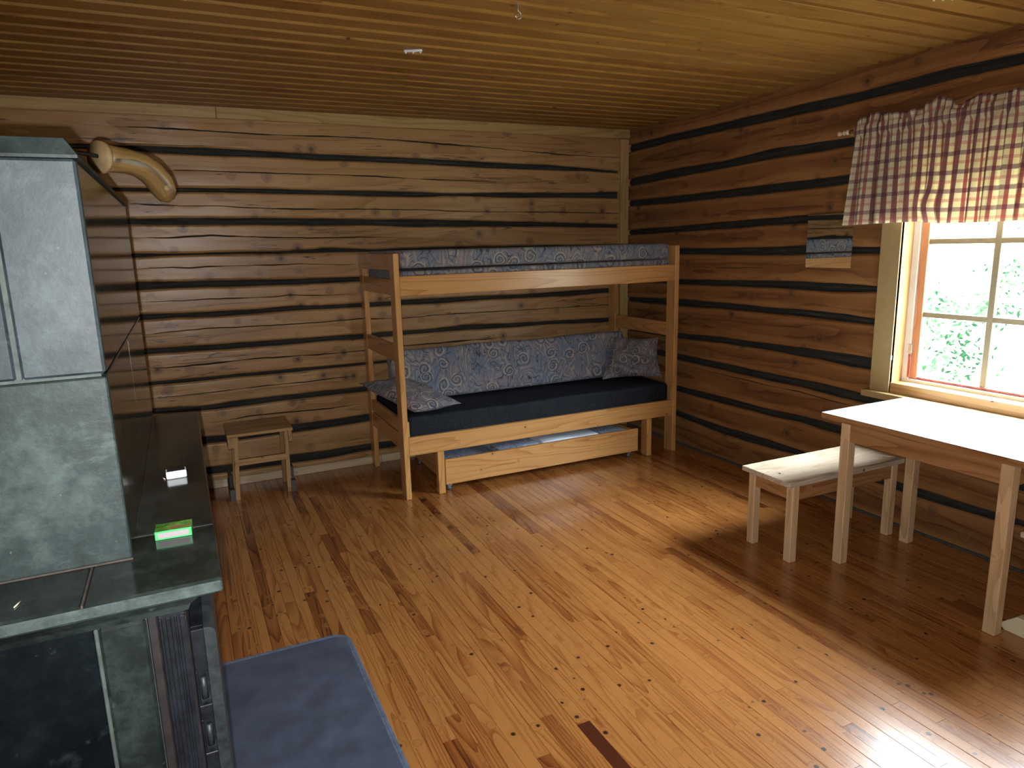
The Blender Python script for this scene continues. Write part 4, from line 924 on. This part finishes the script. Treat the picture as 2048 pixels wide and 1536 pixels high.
def floor_plate():
    x0, x1, y0, y1, r = -3.50, -2.942, -3.45, -2.228, 0.075
    def outline(i):
        o = []
        for (cx, cy, a0) in ((x1-r, y1-r, 0), (x0+r, y1-r, PI/2), (x0+r, y0+r, PI), (x1-r, y0+r, 3*PI/2)):
            for k in range(9): a = a0+PI/2*k/8; o.append((cx+(r-i)*math.cos(a), cy+(r-i)*math.sin(a)))
        return o
    p = thing('floor_plate', 'slate-grey metal fire-protection plate lying on the floor beside the stove', 'plate', (x1-0.25, -2.8, 0))
    m = MB(); V = []; F = []; rings = [(0.0, 0.0), (0.0, 0.0022), (0.0012, 0.0034), (0.011, 0.0036), (0.0122, 0.0026), (0.0135, 0.0036), (0.019, 0.0036), (0.0202, 0.0028), (0.0214, 0.0036)]
    for (i, z) in rings: V += [(a, b, z) for a, b in outline(i)]
    n = 36
    for k in range(len(rings)-1):
        for j in range(n): F.append([k*n+j, k*n+(j+1) % n, (k+1)*n+(j+1) % n, (k+1)*n+j])
    m.add(V, F, None, 0.5, 0); m.build('rim', M_PLATE_EDGE, p)
    # sheet with a few dents and wrinkles
    m = MB(); o = outline(0.0214); nx, ny = 40, 80; P = []
    rng = random.Random(3); bumps = [(-3.13, -2.80, 0.05, 0.0016), (-3.20, -2.72, 0.03, 0.0010), (-3.10, -2.86, 0.035, -0.0010), (-3.25, -2.95, 0.05, 0.0008)]+[(rng.uniform(x0, x1), rng.uniform(y0, y1), rng.uniform(0.01, 0.04), rng.uniform(-0.0006, 0.0008)) for _ in range(60)]
    def inside(x, y):
        i = 0.0210; rr = r-i; cx = min(max(x, x0+r), x1-r); cy = min(max(y, y0+r), y1-r); dx, dy = x-cx, y-cy; L = math.hypot(dx, dy)
        if L > rr: x, y = cx+dx/L*rr, cy+dy/L*rr
        return x, y
    for i in range(nx+1):
        row = []
        for j in range(ny+1):
            x, y = inside(x0+0.02+(x1-x0-0.04)*i/nx, y0+0.02+(y1-y0-0.04)*j/ny); z = 0.0036
            e = min(1.0, min(i, nx-i, j, ny-j)/4)
            for bx_, by_, s_, h_ in bumps: z += h_*e*math.exp(-((x-bx_)**2+(y-by_)**2*1.6)/(s_*s_))
            row.append((x, y, z))
        P.append(row)
    m.grid(P); m.build('sheet', M_PLATE, p)

def small_things():
    M = Matrix.Translation((-3.4695, -3.7215, 1.1202)) @ Matrix.Rotation(math.radians(-2.5), 4, 'Z')
    b = thing('matchbox', 'green matchbox with dotted striking strip on the near stove ledge', 'matchbox', (-3.4695, -3.7215, 1.1202))
    m = MB(); m.box(-0.0265, 0.0265, -0.018, 0.018, 0, 0.0140, M=M, bev=0.0004); sl = m.build('sleeve', M_GREENBOX, b)
    m = MB(); m.box(-0.0262, 0.0262, -0.0177, 0.0177, 0.0140, 0.0143, M=M, bev=0.0001); m.build('picture_label', M_LABEL, sl)
    m = MB(); m.box(-0.0222, 0.0222, -0.0184, -0.0180, 0.0028, 0.0112, M=M, bev=0.0001); m.build('striking_strip', M_STRIKER, sl)
    M = Matrix.Translation((-3.4660, -3.400, 1.1202)) @ Matrix.Rotation(math.radians(2), 4, 'Z')
    b = thing('small_box', 'small white box with dark top farther back on the stove ledge', 'box', (-3.466, -3.40, 1.1202))
    m = MB(); m.box(-0.0185, 0.0185, -0.014, 0.014, 0, 0.0150, M=M, bev=0.0018); m.build('body', M_PAPERW, b)
    m = MB(); m.box(-0.0165, 0.0165, -0.0115, 0.0125, 0.0150, 0.0156, M=M, bev=0.0003); m.build('top_label', M_DARK_BROWN, b)
    m = MB(); m.tube([(-3.492, -3.395, 1.1213), (-3.487, -3.411, 1.1213)], 0.0010, seg=6); tag(m.build('matchstick', M_CREAMLEG), 'single loose matchstick beside the small white box on the ledge', 'matchstick')
    m = MB(); m.tube([(-3.6560, -3.885, 1.1213), (-3.6515, -3.868, 1.1213)], 0.0009, seg=6); tag(m.build('wood_splinter', M_CREAMLEG), 'tiny wood splinter near the front edge of the stove ledge', 'splinter')
    part('mirror_glass', M_MIRROR, None, (-0.0175, -0.0135, -2.186, -1.872, 1.386, 1.692), bev=0.0006)
    mo = bpy.data.objects['mirror_glass']; mo.name = 'mirror'; tag(mo, 'small frameless rectangular mirror on the right log wall', 'mirror')
    # ceiling hardware
    t = thing('ceiling_hook', 'open zinc screw hook in the ceiling at the top of the picture', 'hook', (-2.201, -2.437, HC))
    hx, hy = -2.168, -2.395
    pts = [(hx, hy, HC+0.0012), (hx, hy, HC-0.020), (hx+0.001, hy, HC-0.028)]
    for k in range(11):
        a = math.radians(80-k*27); pts.append((hx+0.001+0.0125*math.cos(a)-0.001, hy, HC-0.041+0.0125*math.sin(a)))
    m = MB(); m.tube(pts, 0.0027, seg=10); m.build('hook', M_STEEL, t)
    m = MB(); m.tube([(hx, hy, HC-0.0002), (hx, hy, HC-0.0022)], 0.006, seg=14); m.build('collar', M_STEEL, t)
    def clip(loc, ang, label):
        c = thing('ceiling_bracket', label, 'bracket', loc); M = Matrix.Translation(loc) @ Matrix.Rotation(ang, 4, 'Z')
        m = MB(); m.box(-0.042, 0.042, -0.008, 0.008, -0.010, -0.0002, M=M, bev=0.003); m.build('strip', M_PLASTW, c)
        for x in (-0.034, 0.0, 0.034):
            m = MB(); p = M @ Vector((x, -0.001, -0.0101)); m.tube([tuple(p), (p.x, p.y, p.z-0.006)], 0.004, seg=10); m.build('stud', M_PLASTW, c)
    clip((-2.345, -1.670, HC), -0.50, 'little white plastic bracket screwed to the ceiling left of the hook')
    clip((-0.690, -3.045, HC), -0.50, 'little white bracket on the ceiling near the right wall')

def curtain():
    zr, xr = 2.112, -0.075
    r = thing('curtain_rod', 'thin wooden curtain rod with turned finial above the window', 'rod', (xr, -3.0, zr))
    m = MB(); m.tube([(xr, -2.165, zr), (xr, -4.05, zr)], 0.0085, seg=14); m.build('pole', M_TRIM, r)
    m = MB(); ys = [(-2.166, .0085), (-2.160, .013), (-2.154, .0145), (-2.148, .012), (-2.144, .008), (-2.140, .011), (-2.134, .013), (-2.128, .010), (-2.122, .0065), (-2.114, .010), (-2.106, .0135), (-2.098, .012), (-2.092, .004)]
    m.tube([(xr, y, zr) for y, _ in ys], [q for _, q in ys], seg=16); m.build('finial', M_BASE, r)
    for y in (-2.18, -4.0):
        part('bracket', M_TRIM, r, (xr-0.004, -0.0205, y-0.008, y+0.008, zr-0.024, zr-0.0087), bev=0.003)
    # gathered valance, one cloth surface with a ruffle above the rod pocket
    rng = random.Random(12); y0, y1 = -2.208, -4.02; nS = 700; rows = [2.186, 2.172, 2.156, 2.140, 2.126, 2.112, 2.100, 2.088]+[2.07-0.0205*k for k in range(23)]
    t = np.linspace(0, 1, nS)
    f1 = np.cumsum(np.array([rng.uniform(0.5, 1.7) for _ in range(60)])); f1 = f1/f1[-1]
    ph1 = np.interp(t, np.linspace(0, 1, 60), f1)*2*PI*27; ph2 = smooth_noise(rng, t, 0.045, 1.0); ph3 = smooth_noise(rng, t, 0.12, 1.0); lean = smooth_noise(rng, t, 0.08, 0.016)
    ruf = smooth_noise(rng, t, 0.016, 1.0); ruf2 = smooth_noise(rng, t, 0.05, 1.0); ruf3 = smooth_noise(rng, t, 0.011, 1.0)
    hem = smooth_noise(rng, t, 0.10, 0.010)
    P = []; 
    for z in rows:
        k = max(0.0, (2.088-z)/0.48)
        if z >= 2.088:
            h = (z-2.112)/0.074
            if h <= 0.35: dx = -0.0105*math.cos(max(-1, min(1, h))*1.4) + 0.0035*np.sin(ph1*1.6); zz = z+0*t
            else: dx = -0.006+0.020*h*(ruf+0.6*ruf3); zz = z + h*(0.022*ruf2+0.012*ruf3-0.010)
            yy = y0+(y1-y0)*t + (0.006*np.sin(ph1*1.6+1.3))
        else:
            amp = 0.008+0.020*k**0.6
            dx = -0.006+amp*(np.sin(ph1)*0.8+0.5*ph2)-0.012*k*ph3; yy = y0+(y1-y0)*t+lean*k*1.4+0.008*k*np.cos(ph1)+0.010*k*(1-t)*(t < .1); zz = z+hem*k+0*t
        bulge = 0.035*np.exp(-((yy+2.66)/0.055)**2)*math.exp(-((z-1.70)/0.06)**2)
        dx = dx-bulge
        yy = yy+0.02*k*(t < 0.02)
        P.append([(xr-0.006+float(dx[i]), float(yy[i]), float(zz[i])) for i in range(nS)])
    # cloth coordinate along its length
    mid = P[16]; L = [0.0]
    for i in range(1, nS): L.append(L[-1]+math.hypot(mid[i][0]-mid[i-1][0], mid[i][1]-mid[i-1][1]))
    G = [[(L[i]*0.98, rows[r]*1.0+0.012, 0) for i in range(nS)] for r in range(len(rows))]
    m = MB(); m.grid(P, gr=G)
    o = m.build('curtain', M_PLAID, solid=0.0008)
    tag(o, 'short gathered plaid valance in cream and burgundy over the window', 'curtain')

# ---------------------------------------------------------------- outside
def outside():
    m = MB(); n = 40; rng = random.Random(2); P = []
    for i in range(n+1):
        row = []
        for j in range(n+1):
            x = 0.9+58*(i/n)**1.5; y = -40+80*j/n; row.append((x, y, -0.55+0.02*x+0.12*math.sin(x*0.7+y*0.4)))
        P.append(row)
    m.grid([list(r)[::-1] for r in P]); g = struct(m.build('ground', M_GROUND))
    def tree(x, y, h, kind, label, seed):
        rng = random.Random(seed); z0 = -0.55+0.02*x
        if kind == 'tree':
            t = thing('birch_tree', label, 'tree', (x, y, z0), group='trees outside the window')
            m = MB(); m.tube([(x, y, z0-0.1), (x+0.1, y, z0+h*0.4), (x+0.05, y+0.15, z0+h)], [0.13, 0.10, 0.03], seg=9); 
            for k in range(9):
                a = rng.uniform(0, 6.28); zz = z0+h*rng.uniform(0.25, 0.9); L = rng.uniform(0.8, 1.7); m.tube([(x+0.05, y, zz), (x+L*0.5*math.cos(a), y+L*0.5*math.sin(a), zz+0.15), (x+L*math.cos(a), y+L*math.sin(a), zz-0.05)], [0.03, 0.02, 0.006], seg=5)
            m.build('trunk', M_BARK, t); cl = 16; rad = 1.7; zr = (0.25, 1.0)
        else:
            t = thing('shrub', label, 'shrub', (x, y, z0), group='shrubs outside the window')
            m = MB()
            for k in range(6):
                a = rng.uniform(0, 6.28); L = rng.uniform(0.2, 0.5); m.tube([(x, y, z0-0.05), (x+L*math.cos(a), y+L*math.sin(a), z0+h*0.8)], [0.018, 0.006], seg=5)
            m.build('stem', M_BARK, t); cl = 9; rad = 0.75; zr = (0.3, 1.0)
        m = MB()
        for c in range(cl):
            a = rng.uniform(0, 6.28); rr = rad*math.sqrt(rng.random()); cx, cy, cz = x+rr*math.cos(a), y+rr*math.sin(a), z0+h*rng.uniform(*zr)
            for k in range(70):
                p = Vector((cx+rng.gauss(0, 0.20), cy+rng.gauss(0, 0.20), cz+rng.gauss(0, 0.13))); s_ = rng.uniform(0.025, 0.055)
                u = Vector((rng.gauss(0, 1), rng.gauss(0, 1), rng.gauss(0, 1))).normalized()*s_; w = u.cross(Vector((rng.gauss(0, 1), rng.gauss(0, 1), rng.gauss(0, 1)))).normalized()*s_*0.5
                m.add([p-u, p+w, p+u, p-w], [[0, 1, 2, 3]])
        m.build('foliage', M_LEAF, t)
    spots = [(8.6, 4.6, 4.6), (12.5, 4.4, 5.5), (14.5, 8.8, 6.0), (9.0, 8.6, 5.0), (17.0, 4.6, 6.5)]
    for i, (x, y, h) in enumerate(spots): tree(x, y, h, 'tree', 'pale leafy tree blown out by daylight beyond the window', 40+i)
    spots = [(5.0, 0.4, 1.2), (6.4, 2.1, 1.2), (4.6, 2.6, 1.0), (9.0, 1.2, 1.4), (12.8, 1.2, 1.5), (11.5, 8.6, 1.5)]
    for i, (x, y, h) in enumerate(spots): tree(x, y, h, 'shrub', 'low green shrub beyond the lower window panes', 60+i)

bunk_bed(); bedding(); pillows(); trundle(); table(); bench(); near_bench(); stool(); stove(); floor_plate(); small_things(); curtain(); outside()
